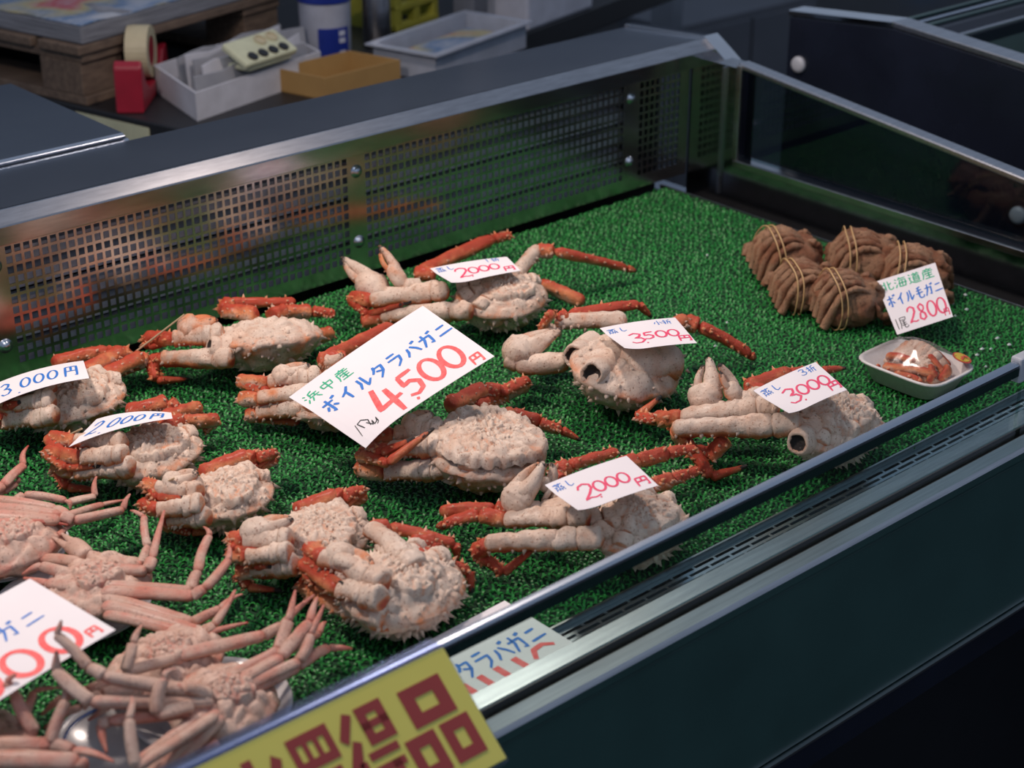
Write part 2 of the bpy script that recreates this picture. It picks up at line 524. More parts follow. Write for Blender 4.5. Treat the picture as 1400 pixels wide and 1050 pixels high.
# rounded chrome cap on the corner
prof = []
for k in range(9):
    t = math.pi * (0.02 + 0.62 * k / 8)
    prof.append((1.560 - 0.030 * math.cos(t) * -1 - 0.002, 0.165 + 0.037 * math.sin(t)))
prof = [(1.598 - 0.058 * (1 - math.cos(t)), 0.150 + 0.0535 * math.cos(math.radians(72) * k / 8)) for k, t in [(k, math.pi / 2 * k / 8) for k in range(9)]]
prof = [(1.598, 0.145)] + prof + [(1.540, 0.145)]
m = MB(); m.prism_x(prof, 1.772, 1.800); m.build('corner_cap', 'chrome', case, smooth=False)
# end wall with glazed opening
def ztop(y): return 0.187 - 0.1062 * (1.51 - y)
m = MB(); m.box(1.752, 1.788, 0.80, 1.60, -0.031, 0.044); m.build('end_wall', 'steel_polished', case)
m = MB(); m.box(1.752, 1.788, 1.512, 1.600, 0.044, 0.178); m.build('end_post', 'steel_polished', case)
m = MB(); m.box(1.7475, 1.752, 1.5345, 1.5385, -0.005, 0.176); m.build('corner_bead', 'steel_dark', case)
m = MB()
m.prism_x([(0.803, 0.0405), (0.803, 0.050), (1.512, 0.050), (1.512, 0.0405)], 1.7475, 1.7535); m.build('frame_bottom', 'steel_perforated', case, bevel=0.001)
m = MB(); m.prism_x([(1.505, 0.050), (1.505, 0.183), (1.5135, 0.184), (1.5135, 0.050)], 1.7475, 1.7535); m.build('frame_side', 'steel_perforated', case, bevel=0.001)
m = MB(); m.prism_x([(0.803, ztop(0.803) - 0.009), (0.803, ztop(0.803)), (1.512, ztop(1.512)), (1.512, ztop(1.512) - 0.009)], 1.7490, 1.7700); m.build('frame_top', 'steel', case, bevel=0.0025)
m = MB(); m.prism_x([(0.803, 0.050), (0.803, ztop(0.803) - 0.009), (1.505, ztop(1.505) - 0.009), (1.505, 0.050)], 1.764, 1.769); m.build('end_glass', 'glass_end', case)

# ------------------------------------------------------------------ artificial turf
turf = thing('artificial_turf', (0.9, 1.2, 0.0), 'bright green artificial turf mat lining the display case under the crabs', 'turf mat')
TX0, TX1, TY0, TY1 = 0.10, 1.6965, 0.8775, 1.590
m = MB(); m.box(TX0, TX1, TY0, TY1, -0.029, 0.0); m.build('backing', 'turf_base', turf)
rng = np.random.default_rng(4)
px_, py_ = 0.0054, 0.0050
gx, gy = np.meshgrid(np.arange(TX0 + 0.003, TX1 - 0.003, px_), np.arange(TY0 + 0.002, TY1 - 0.002, py_))
row = (np.arange(gx.shape[0]) % 2)[:, None]
gx = gx + row * px_ / 2
P = np.stack([gx.ravel(), gy.ravel()], 1) + rng.normal(0, 0.0011, (gx.size, 2))
P = P[(P[:, 0] < TX1 - 0.002)]
n = len(P)
sgn = np.where((np.arange(n) % 2) == 0, 1.0, -1.0)
ang = sgn * 0.75 + rng.normal(0, 0.35, n)
dx, dy = np.cos(ang), np.sin(ang)
L = 0.0042 * rng.uniform(0.8, 1.25, n)
Hh = 0.0038 * rng.uniform(0.75, 1.3, n)
wd = 0.00115
prof = [(-1.0, 0.0, 1.0), (-0.55, 0.8, 0.95), (0.25, 1.0, 0.85), (0.9, 0.45, 0.6)]
V = np.zeros((n, 8, 3)); Cc = np.zeros((n, 8, 4)); Cc[..., 3] = 1
br = rng.uniform(0.05, 0.75, n)
for k, (s, h, ww) in enumerate(prof):
    for e, q in ((0, -1), (1, 1)):
        V[:, 2 * k + e, 0] = P[:, 0] + dx * s * L * 0.75 - dy * q * wd * ww
        V[:, 2 * k + e, 1] = P[:, 1] + dy * s * L * 0.75 + dx * q * wd * ww
        V[:, 2 * k + e, 2] = -0.0004 + h * Hh
        Cc[:, 2 * k + e, 0] = br * 0.8 + 0.2
base = (np.arange(n) * 8)[:, None, None]
Fq = np.array([[0, 2, 3, 1], [2, 4, 5, 3], [4, 6, 7, 5]])[None] + base
V[..., 0] -= 0.9; V[..., 1] -= 1.2
me = bpy.data.meshes.new('turf_blades')
nf = n * 3
me.vertices.add(n * 8); me.vertices.foreach_set('co', V.astype(np.float32).ravel())
me.loops.add(nf * 4); me.loops.foreach_set('vertex_index', Fq.astype(np.int32).ravel())
me.polygons.add(nf); me.polygons.foreach_set('loop_start', np.arange(0, nf * 4, 4, dtype=np.int32))
me.update(calc_edges=True)
ca = me.color_attributes.new('Col', 'FLOAT_COLOR', 'POINT'); ca.data.foreach_set('color', Cc.astype(np.float32).ravel())
me.polygons.foreach_set('use_smooth', [True] * nf)
me.materials.append(MATS['turf_blade'])
tb = bpy.data.objects.new('turf_blades', me); COL.objects.link(tb); tb.parent = turf; tb['kind'] = 'stuff'
WORLD_LOC[tb.name] = Vector((0.9, 1.2, 0))

# ------------------------------------------------------------------ neighbouring case on the right
nb = thing('display_case', (2.4, 1.2, -0.80), 'dark navy display case with white round bumpers standing beyond the glass end panel', 'display case')
def nz(y): return 0.205 - 0.075 * (1.446 - y) if y < 1.446 else 0.205 - 0.09 * (y - 1.446)
m = MB(); m.prism_x([(0.55, -0.80), (0.55, nz(0.55)), (1.446, nz(1.446)), (1.634, nz(1.634)), (1.634, -0.80)], 2.0, 2.03); m.build('end_panel', 'navy_paint', nb, bevel=0.002)
m = MB(); m.prism_x([(0.55, nz(0.55) + 0.001), (0.55, nz(0.55) + 0.010), (1.446, nz(1.446) + 0.010), (1.446, nz(1.446) + 0.001)], 1.998, 2.034); m.build('end_rail', 'steel', nb, bevel=0.0015)
m = MB(); m.prism_x([(1.446, nz(1.446) + 0.001), (1.446, nz(1.446) + 0.010), (1.636, nz(1.634) + 0.010), (1.636, nz(1.634) + 0.001)], 1.998, 2.034); m.build('end_rail', 'chrome', nb, bevel=0.0015)
m = MB(); m.prism_x([(1.400, 0.165), (1.400, 0.183), (1.418, 0.198), (1.462, 0.206), (1.462, 0.165)], 2.034, 3.9); m.build('counter_top', 'navy_paint', nb)
for ya, za, mt in ((1.4005, 0.1845, 'steel'), (1.428, 0.2005, 'green_paint'), (1.440, 0.2025, 'steel_dark'), (1.456, 0.2055, 'green_paint')):
    m = MB(); m.prism_x([(ya, za), (ya, za + 0.003), (ya + 0.005, za + 0.004), (ya + 0.005, za)], 2.034, 3.9); m.build('rim_strip', mt, nb)
m = MB(); m.prism_x([(1.440, -0.02), (1.440, 0.165), (1.452, 0.165), (1.452, -0.02)], 2.034, 3.9); m.build('back_panel', 'steel_dark', nb)
m = MB(); m.box(2.034, 3.9, 0.60, 1.438, -0.04, 0.0); m.build('turf_lining', 'turf_base', nb)
m = MB(); m.box(2.034, 3.9, 0.56, 1.470, -0.80, -0.045); m.build('body', 'navy_paint', nb)
for px, py in ((1093, 88), (1393, 294)):
    p = atp(px, py, 0, 2.0)
    m = MB(); m.lathe(p, [(0.0125, 0), (0.0125, 0.003), (0.0115, 0.006), (0.007, 0.0075), (0.0005, 0.008)], 24, (-1, 0, 0)); m.build('bumper', 'bumper_white', nb, smooth=True)

# ------------------------------------------------------------------ behind the case: the seller's bench
BA = Vector((0.968, 0.25, 0)); BB = Vector((-0.25, 0.968, 0)); BZ = Vector((0, 0, 1))
TZ = 0.05
O = at(285, 185, TZ)
bench = thing('work_bench', (O.x + 0.7, O.y + 0.6, -0.80), 'black work bench behind the display case carrying boxes and papers', 'bench')
m = MB(); m.obox(O - BB * 0.05 - BZ * 0.045, BA * 1.55, BB * 1.9, BZ * 0.045); m.build('bench_top', 'black_plastic', bench, bevel=0.003)
for u in (0.04, 1.45):
    for v in (0.04, 1.7):
        m = MB(); m.obox(Vector((O.x, O.y, -0.80)) + BA * u + BB * v, BA * 0.05, BB * 0.05, BZ * 0.805); m.build('leg', 'steel_dark', bench)
lp = at(118, 165, 0.03)
m = MB(); m.obox(O - BA * 0.0015 + BB * 0.12 - BZ * 0.042, BB * 0.155, BA * 0.0015, BZ * 0.032); m.build('edge_label', 'cream_plastic', bench)

# stainless sheets stacked behind the counter, left
st = thing('steel_sheet_stack', (0.5, 2.0, -0.80), 'stack of thin stainless steel lids lying behind the counter top', 'steel lids')
for k in range(3):
    z = 0.172 + k * 0.0065
    m = MB(); m.prism_x([(1.762 + k * 0.004, z), (1.762 + k * 0.004, z + 0.003), (1.768 + k * 0.004, z + 0.0055), (2.06, z + 0.0055), (2.06, z)], -0.2, 0.966 - k * 0.004); m.build('steel_lid', 'steel_dark', st, bevel=0.0008)
m = MB(); m.box(-0.2, 0.94, 1.775, 2.05, -0.80, 0.172); m.build('stand', 'steel_dark', st)

# pallet with newspapers
PC = at(152, 142, TZ) - BA * 0.03 + BB * 0.02
pal = thing('wooden_pallet', PC, 'rough wooden pallet under the stack of newspapers on the bench', 'pallet')
def pb(o, a, b, h, nm='plank'):
    m = MB(); m.obox(o, a, b, BZ * h); return m.build(nm, 'wood', pal, bevel=0.002)
pb(PC, BA * 0.09, BB * 0.75, 0.014); pb(PC + BA * 0.36, BA * 0.09, BB * 0.75, 0.014)
for v in (0.005, 0.33, 0.65):
    pb(PC + BB * v + BZ * 0.014, BA * 0.085, BB * 0.09, 0.052, 'block')
    pb(PC + BB * v + BA * 0.365 + BZ * 0.014, BA * 0.085, BB * 0.09, 0.052, 'block')
for u in (0.0, 0.36):
    pb(PC + BZ * 0.066 + BA * u, BA * 0.09, BB * 0.75, 0.014, 'stringer')
for v in (-0.005, 0.10, 0.205, 0.31, 0.415, 0.52, 0.625):
    pb(PC + BZ * 0.080 + BB * v - BA * 0.01, BA * 0.50, BB * 0.09, 0.014)
news = thing('newspaper_stack', PC + BZ * 0.095, 'thick stack of colourful printed newspapers lying on the wooden pallet', 'newspapers')
m = MB(); m.obox(PC + BZ * 0.0945 - BB * 0.005 + BA * 0.0, BA * 0.47, BB * 0.70, BZ * 0.030); m.build('sheets', 'newspaper_edges', news, bevel=0.004)
m = MB()
NXg, NYg = 14, 18
vs = []
for j in range(NYg + 1):
    for i in range(NXg + 1):
        p = PC + BZ * (0.1255 + 0.003 * noise.noise(Vector((i * 0.5, j * 0.5, 0)))) + BA * (0.47 * i / NXg) + BB * (-0.005 + 0.70 * j / NYg)
        vs.append(p)
fs = [(j * (NXg + 1) + i, j * (NXg + 1) + i + 1, (j + 1) * (NXg + 1) + i + 1, (j + 1) * (NXg + 1) + i) for j in range(NYg) for i in range(NXg)]
m.add(vs, fs)
o = m.build('top_page', 'newsprint', news, smooth=True)
md = o.modifiers.new('solid', 'SOLIDIFY'); md.thickness = 0.002

# white carton of envelopes
WC = at(270, 166, TZ)
wa = (at(440, 106, TZ) - WC); wb = (at(213, 126, TZ) - WC)
H = 0.043
wbx = thing('white_carton', WC, 'long open white carton filled with folded papers beside the tape dispenser', 'box')
au, bu = wa.normalized(), wb.normalized()
t = 0.004
m = MB()
m.obox(WC, wa, bu * t, BZ * H); m.obox(WC + wb - bu * t, wa, bu * t, BZ * H)
m.obox(WC + bu * t, au * t, wb - bu * 2 * t, BZ * H); m.obox(WC + wa - au * t + bu * t, au * t, wb - bu * 2 * t, BZ * H)
m.obox(WC + bu * t + au * t, wa - au * 2 * t, wb - bu * 2 * t, BZ * t)
m.build('carton_wall', 'card_white', wbx)
rnd = random.Random(3)
EL = ['grey envelope at the front of the long white carton', 'white folded paper second from the front wall of the white carton', 'tall grey envelope slanting in the middle of the white carton', 'crumpled white paper tucked among the grey envelopes', 'grey envelope bent over behind the crumpled white paper', 'low white paper along the back wall of the carton']
for k in range(6):
    vv = 0.08 + k * 0.13
    o0 = WC + wb * vv + au * (0.010 + 0.014 * (k % 3)) + BZ * 0.006
    ln = wa.length * (0.88, 0.78, 0.90, 0.76, 0.84, 0.80)[k]
    if k in (1, 3): o0 = o0 + au * 0.02
    hh = (0.054, 0.060, 0.064, 0.066, 0.062, 0.052)[k]
    lean = bu * (0.006, 0.012, 0.014, 0.010, 0.012, 0.004)[k]
    m = MB()
    nseg = 8; vs = []
    for i in range(nseg + 1):
        f = i / nseg
        wav = bu * (0.0025 * math.sin(f * 5 + k)) 
        top = BZ * (hh * (1 - 0.10 * math.sin(f * 7 + k * 2) ** 2)) + lean
        p = o0 + au * (ln * f) + wav
        vs += [p, p + bu * 0.004, p + top, p + top + bu * 0.004]
    fs = []
    for i in range(nseg):
        a_ = 4 * i; b_ = a_ + 4
        fs += [(a_, b_, b_ + 2, a_ + 2), (a_ + 1, a_ + 3, b_ + 3, b_ + 1), (a_ + 2, b_ + 2, b_ + 3, a_ + 3), (a_, a_ + 1, b_ + 1, b_)]
    fs += [(0, 2, 3, 1), (4 * nseg, 4 * nseg + 1, 4 * nseg + 3, 4 * nseg + 2)]
    m.add(vs, fs)
    tag(m.build('envelope', 'envelope_grey' if k % 2 == 0 else 'card_white', None), EL[k], 'envelope', 'papers in the white carton')

# red tape dispenser
def pr(mb, prof, o, a, up, wv):
    n_ = len(prof)
    vs = [o + a * p + up * q for p, q in prof] + [o + a * p + up * q + wv for p, q in prof]
    fs = [(i, (i + 1) % n_, (i + 1) % n_ + n_, i + n_) for i in range(n_)] + [tuple(range(n_))[::-1], tuple(range(n_, 2 * n_))]
    mb.add(vs, fs)
TD = at(199, 153, TZ)
td = thing('tape_dispenser', TD, 'red tape dispenser with a roll of cream tape beside the white carton', 'tape dispenser')
TDa = (at(240, 90, TZ) - TD).normalized(); TDb = Vector((-TDa.y, TDa.x, 0))
m = MB()
pr(m, [(-0.010, 0), (-0.004, 0.068), (0.006, 0.078), (0.026, 0.040), (0.055, 0.022), (0.145, 0.022), (0.175, 0.052), (0.200, 0.056), (0.210, 0)], TD, TDa, BZ, TDb * 0.042)
m.build('holder', 'red_plastic', td, bevel=0.003)
q = TD + TDa * 0.105 + BZ * 0.066 + TDb * 0.004
m = MB(); m.lathe(q, [(0.024, 0), (0.040, 0.0), (0.040, 0.034), (0.024, 0.034), (0.024, 0)], 32, TDb, caps=False); m.build('tape_roll', 'tape_cream', td)
m = MB(); m.lathe(q + TDb * 0.001, [(0.0235, 0), (0.0235, 0.032)], 20, TDb); m.build('hub', 'red_plastic', td)

# cream calculator-like box with round dark buttons
KC = at(336, 101, TZ + 0.050)
kc = thing('desk_calculator', KC, 'pale cream desk device with round dark buttons propped on the papers in the carton', 'calculator')
ka = BA * 0.118; kb = (BB * 0.050 + BZ * 0.026); kn = ka.cross(kb).normalized()
ko = KC + BZ * 0.004
m = MB(); m.obox(ko, ka, kb, kn * 0.012); m.obox(KC + BA * 0.008, BA * 0.10, BB * 0.045, BZ * 0.008); m.build('case_shell', 'cream_plastic', kc, bevel=0.005)
for i in range(4):
    m = MB(); m.lathe(ko + kn * 0.0118 + ka * (0.20 + 0.2 * i) + kb * 0.22, [(0.0085, 0), (0.0085, 0.003), (0.005, 0.004)], 16, kn); m.build('button', 'black_plastic', kc)
for i in range(2):
    m = MB(); m.lathe(ko + kn * 0.0118 + ka * (0.58 + 0.22 * i) + kb * 0.70, [(0.009, 0), (0.0105, 0.0), (0.0105, 0.003), (0.008, 0.003), (0.008, 0.001)], 18, kn); m.build('dial', 'tape_cream', kc)

# bucket with blue lid
BC = at(447, 80, TZ)
bk = thing('plastic_bucket', BC, 'white plastic tub with blue lid and blue label standing on the bench', 'bucket')
m = MB(); m.lathe(BC, [(0.040, 0), (0.0415, 0.002), (0.043, 0.100), (0.044, 0.102)], 40); m.build('bucket_body', 'bucket_white', bk, smooth=True)
m = MB(); m.lathe(BC + BZ * 0.100, [(0.0455, 0), (0.0465, 0.002), (0.0465, 0.022), (0.044, 0.026), (0.036, 0.026), (0.035, 0.023)], 40); m.build('lid', 'blue_plastic', bk)
# blue label wrapped on the side
def wrap(mb, c, r, a0, a1, z0, z1, seg=16):
    vs = []
    for k in range(seg + 1):
        t = a0 + (a1 - a0) * k / seg
        for z in (z0, z1):
            for rr in (r, r + 0.0006):
                vs.append(c + Vector((rr * math.cos(t), rr * math.sin(t), z)))
    fs = []
    for k in range(seg):
        a = k * 4; b = a + 4
        fs += [(a + 1, b + 1, b + 3, a + 3), (a, a + 2, b + 2, b), (a + 2, a + 3, b + 3, b + 2), (a, b, b + 1, a + 1)]
    mb.add(vs, fs)
va = math.atan2(-BC.y, -BC.x)
m = MB(); wrap(m, BC, 0.0425, va - 0.30, va + 1.0, 0.008, 0.060); m.build('label_panel', 'blue_plastic', bk)
for k, z in enumerate((0.047, 0.035, 0.014)):
    m = MB(); wrap(m, BC, 0.0433, va + 0.52, va + 0.80, z, z + 0.008); m.build('label_print', 'bucket_white', bk)

# cardboard box
CC = at(470, 132, TZ); ca_ = at(548, 112, TZ) - CC; cb_ = at(405, 100, TZ) - CC
cbx = thing('cardboard_box', CC, 'small open brown cardboard box next to the white carton', 'box')
H = 0.036
ua, ub = ca_.normalized(), BB
cb_ = BB * 0.10; t = 0.003
m = MB()
m.obox(CC - ua * 0.035, ca_ + ua * 0.035, ub * t, BZ * H); m.obox(CC - ua * 0.035 + cb_, ca_ + ua * 0.035, ub * t, BZ * H)
m.obox(CC - ua * 0.035 + ub * t, ua * t, cb_ - ub * t, BZ * H); m.obox(CC + ca_ - ua * t + ub * t, ua * t, cb_ - ub * t, BZ * H)
m.obox(CC - ua * 0.035 + ub * t, ca_ + ua * 0.035, cb_ - ub * t, BZ * 0.002)
m.build('carton_wall', 'cardboard', cbx)

# shallow translucent tub with printed papers
UC = at(596, 112, TZ)
ua_ = BA * 0.26; ub_ = BB * 0.125
tub = thing('plastic_tub', UC, 'shallow translucent plastic tub holding printed papers on the bench', 'tub')
m = MB(); H = 0.045; t = 0.004
for (o_, a_, b_) in ((UC, ua_, BB * t), (UC + ub_ - BB * t, ua_, BB * t), (UC + BB * t, BA * t, ub_ - BB * 2 * t), (UC + ua_ - BA * t + BB * t, BA * t, ub_ - BB * 2 * t)):
    m.obox(o_, a_, b_, BZ * H)
m.obox(UC + BA * t + BB * t, ua_ - BA * 2 * t, ub_ - BB * 2 * t, BZ * t)
m.build('tub_wall', 'tub_plastic', tub)
m = MB(); rw = 0.010
for (o_, a_, b_) in ((UC - BA * rw - BB * rw, ua_ + BA * 2 * rw, BB * rw), (UC + ub_ - BA * rw, ua_ + BA * 2 * rw, BB * rw), (UC - BA * rw, BA * rw, ub_), (UC + ua_, BA * rw, ub_)):
    m.obox(o_ + BZ * (H - 0.003), a_, b_, BZ * 0.003)
m.build('rim', 'tub_plastic', tub)
m = MB(); m.obox(UC + BA * 0.03 + BB * 0.03 + BZ * 0.005, BA * 0.20, BB * 0.07, BZ * 0.022)
tag(m.build('printed_paper', 'newsprint'), 'printed paper pile lying in the shallow plastic tub', 'paper')

# lime crate
LC = at(556, 48, TZ)
LC = LC + BB * 0.02
lc = thing('lime_crate', LC, 'lime green plastic crate with slots standing on end behind the tub', 'crate')
for k in range(4):
    m = MB(); m.obox(LC + BZ * (0.035 * k), BA * 0.125, BB * 0.02, BZ * 0.013); m.build('slat', 'lime_plastic', lc, bevel=0.003)
for u in (0.0, 0.053, 0.108):
    m = MB(); m.obox(LC + BA * u + BB * 0.001, BA * 0.017, BB * 0.018, BZ * 0.14); m.build('upright', 'lime_plastic', lc, bevel=0.003)
m = MB(); m.obox(LC + BB * 0.02 , BA * 0.008, BB * 0.16, BZ * 0.10); m.obox(LC + BB * 0.02 + BA * 0.117, BA * 0.008, BB * 0.16, BZ * 0.10); m.build('side', 'lime_plastic', lc)
# grey pole behind the bucket
pc = at(516, 62, TZ)
pole = thing('steel_canister', pc, 'grey metal canister standing between the bucket and lime crate', 'canister')
m = MB(); m.lathe(pc, [(0.022, 0), (0.024, 0.004), (0.024, 0.13), (0.020, 0.136)], 28); m.build('canister_body', 'steel', pole, smooth=True)
m = MB(); m.lathe(pc + BZ * 0.136, [(0.021, 0), (0.021, 0.018), (0.017, 0.022)], 28); m.build('canister_lid', 'steel_dark', pole)
# grey post and white foam box on the right end of the bench
p2 = at(648, 50, TZ)
po = thing('square_post', p2, 'grey square metal post between lime crate and white foam box', 'post')
m = MB(); m.obox(p2, BA * 0.045, BB * 0.045, BZ * 0.35); m.build('post_tube', 'wall_grey', po, bevel=0.003)
m = MB(); m.obox(p2 - BA * 0.008 - BB * 0.008, BA * 0.061, BB * 0.061, BZ * 0.004); m.build('foot_plate', 'steel_dark', po)
fb = at(700, 52, TZ) + BA * 0.05
foam = thing('foam_box', fb, 'white polystyrene box at the far end of the bench', 'foam box')
m = MB(); m.obox(fb, BA * 0.22, BB * 0.16, BZ * 0.12); m.build('foam_body', 'bucket_white', foam, bevel=0.006)
m = MB(); m.obox(fb - BA * 0.004 - BB * 0.004 + BZ * 0.1205, BA * 0.228, BB * 0.168, BZ * 0.025); m.build('foam_lid', 'bucket_white', foam, bevel=0.006)

# dim things further back on the right
g1 = atp(1000, 60, 1, 3.2)
gb = thing('steel_basin', (g1.x, 3.3, -0.80), 'dim grey round basin on a stand in the dark background', 'basin')
zb = atp(1000, 12, 1, 3.3).z
m = MB(); m.lathe((g1.x, 3.3, zb - 0.12), [(0.10, 0), (0.16, 0.05), (0.18, 0.12), (0.19, 0.125), (0.175, 0.12), (0.15, 0.06), (0.09, 0.015)], 36); m.build('bowl', 'wall_grey', gb, smooth=True)
m = MB(); m.lathe((g1.x, 3.3, -0.80), [(0.12, 0), (0.12, 0.02), (0.03, 0.03), (0.03, zb - 0.12 + 0.80)], 24); m.build('stand', 'black_plastic', gb)
g2 = atp(930, 30, 1, 2.9)
cab = thing('grey_cabinet', (g2.x, 2.95, -0.80), 'dark grey cabinet standing beyond the end of the case', 'cabinet')
gr = atp(1110, 100, 1, 2.9).x; gz = atp(930, 90, 1, 2.9).z + 0.1
m = MB(); m.box(g2.x - 0.02, gr, 2.9, 3.1, -0.80, gz); m.build('cabinet_body', 'wall_grey', cab, bevel=0.004)
gm = (g2.x + gr) / 2
m = MB(); m.box(g2.x, gm - 0.005, 2.893, 2.9, -0.72, gz - 0.02); m.build('cabinet_door', 'wall_grey', cab, bevel=0.002)
m = MB(); m.box(gm + 0.005, gr - 0.02, 2.893, 2.9, -0.72, gz - 0.02); m.build('cabinet_door', 'wall_grey', cab, bevel=0.002)
bl = atp(1262, 4, 1, 4.2)
bls = thing('blue_lamp', (bl.x, 4.2, bl.z - 0.1), 'glowing blue tube lamp far back in the dark hall', 'lamp')
m = MB(); m.lathe((bl.x, 4.2, bl.z - 0.06), [(0.020, 0), (0.022, 0.004), (0.022, 0.30), (0.018, 0.304)], 20); m.build('tube', 'blue_lamp', bls, smooth=True)
m = MB(); m.lathe((bl.x, 4.2, bl.z - 0.10), [(0.04, 0), (0.04, 0.02), (0.018, 0.025), (0.018, 0.039)], 16); m.build('base', 'black_plastic', bls)

# ------------------------------------------------------------------ crabs
def nz3(p, s, seed=0.0):
    return noise.noise(Vector((p[0] * s + seed, p[1] * s - seed, p[2] * s + 2 * seed)))
def clamp(x, a=0.0, b=1.0):
    return a if x < a else b if x > b else x
def cone(mb, p, d, r, h, col, seg=5):
    d = Vector(d).normalized()
    u = d.cross(Vector((0.3, 0.5, 0.81))).normalized(); w_ = d.cross(u)
    vs = [p + u * (r * math.cos(2 * math.pi * k / seg)) + w_ * (r * math.sin(2 * math.pi * k / seg)) for k in range(seg)]
    vs.append(p + d * h)
    mb.add(vs, [(k, (k + 1) % seg, seg) for k in range(seg)], [col] * seg + [(col[0] * 0.62, col[1], col[2])])
def seg_tube(mb, p0, p1, r0, r1, red0, red1, rnd, bulge=0.0, flat=1.0, dors=0.5, seg=16, nr=15, dark0=0.0, dark1=0.0, taper=False, bend=None, rough=0.14, cap=0.13, flare=0.08, stripe=0.0, crease=0.16, ripple=0.0, nrip=5.0):
    """one rigid, closed limb segment with flared joints; the dorsal side (facing down on these upturned crabs) is redder"""
    p0 = Vector(p0); p1 = Vector(p1)
    d = p1 - p0; Ln = d.length
    if Ln < 1e-5:
        return
    d /= Ln
    u = d.cross(Vector((0, 0, 1)))
    u = Vector((1, 0, 0)) if u.length < 1e-3 else u.normalized()
    w_ = u.cross(d)
    sd = rnd.random() * 50; ph = rnd.random() * 6.3
    vs, cs = [], []
    ts = [0.0, cap * 0.2, cap * 0.55, cap] + [cap + (1 - 2 * cap) * k / (nr - 8) for k in range(1, nr - 8)] + [1 - cap, 1 - cap * 0.55, 1 - cap * 0.2, 1.0]
    for t in ts:
        r = r0 + (r1 - r0) * t
        r *= 1 + bulge * math.sin(math.pi * t) + flare * (abs(2 * t - 1) ** 4)
        if ripple:
            r *= 1 + ripple * math.sin(2 * math.pi * nrip * t + ph)
        if t < cap:
            r *= (max(0.0, 1 - ((cap - t) / cap) ** 2.6 * 0.93)) ** 0.5
        if t > 1 - cap and not taper:
            r *= (max(0.0, 1 - ((t - 1 + cap) / cap) ** 2.6 * 0.93)) ** 0.5
        if taper:
            r *= 1 - 0.25 * t ** 3
            if t > 0.999:
                r = 0.0003
        c = p0 + d * (Ln * t)
        if bend is not None:
            c = c + Vector(bend) * math.sin(math.pi * t)
        for k in range(seg):
            a = 2 * math.pi * k / seg
            n_ = u * math.cos(a) + w_ * (math.sin(a) * flat)
            rr = r * (1 + 0.05 * math.cos(3 * a + ph) + 0.035 * math.cos(4 * a))
            q = c + n_ * rr
            e = nz3(q, 95, sd) * rough + nz3(q, 260, sd) * rough * 0.7
            q = q + n_ * (rr * e)
            vs.append(q)
            red = red0 + (red1 - red0) * t + dors * clamp(-math.sin(a) * 1.2 + 0.15) + stripe * math.sin(a + 0.5 * math.sin(ph)) + nz3(q, 70, sd) * 0.22
            if t < 0.07 or t > 0.93:
                red += crease
            cs.append((clamp(red, 0.0, 1.0) + 0.001, dark0 + (dark1 - dark0) * t ** 2, 0))
    n_r = len(ts)
    fs = [(j * seg + k, j * seg + (k + 1) % seg, (j + 1) * seg + (k + 1) % seg, (j + 1) * seg + k) for j in range(n_r - 1) for k in range(seg)]
    fs += [tuple(range(seg))[::-1], tuple(range((n_r - 1) * seg, n_r * seg))]
    mb.add(vs, fs, cs)
def seg_spines(mb, p0, p1, r, n, rnd, size, red, sides=(-1, 1), low=-0.2):
    p0 = Vector(p0); p1 = Vector(p1)
    d = (p1 - p0).normalized()
    u = d.cross(Vector((0, 0, 1)))
    u = Vector((1, 0, 0)) if u.length < 1e-3 else u.normalized()
    w_ = u.cross(d)
    for s in sides:
        for k in range(n):
            t = (k + 0.3 + 0.4 * rnd.random()) / n
            a = low + rnd.uniform(-0.45, 0.45)
            dr = (u * s * math.cos(a) + w_ * math.sin(a)).normalized()
            p = p0.lerp(p1, t) + dr * (r * 0.86)
            h = size * rnd.uniform(0.6, 1.3)
            cone(mb, p, dr + d * rnd.uniform(-0.2, 0.5), h * 0.42, h, (red, 0, 0))
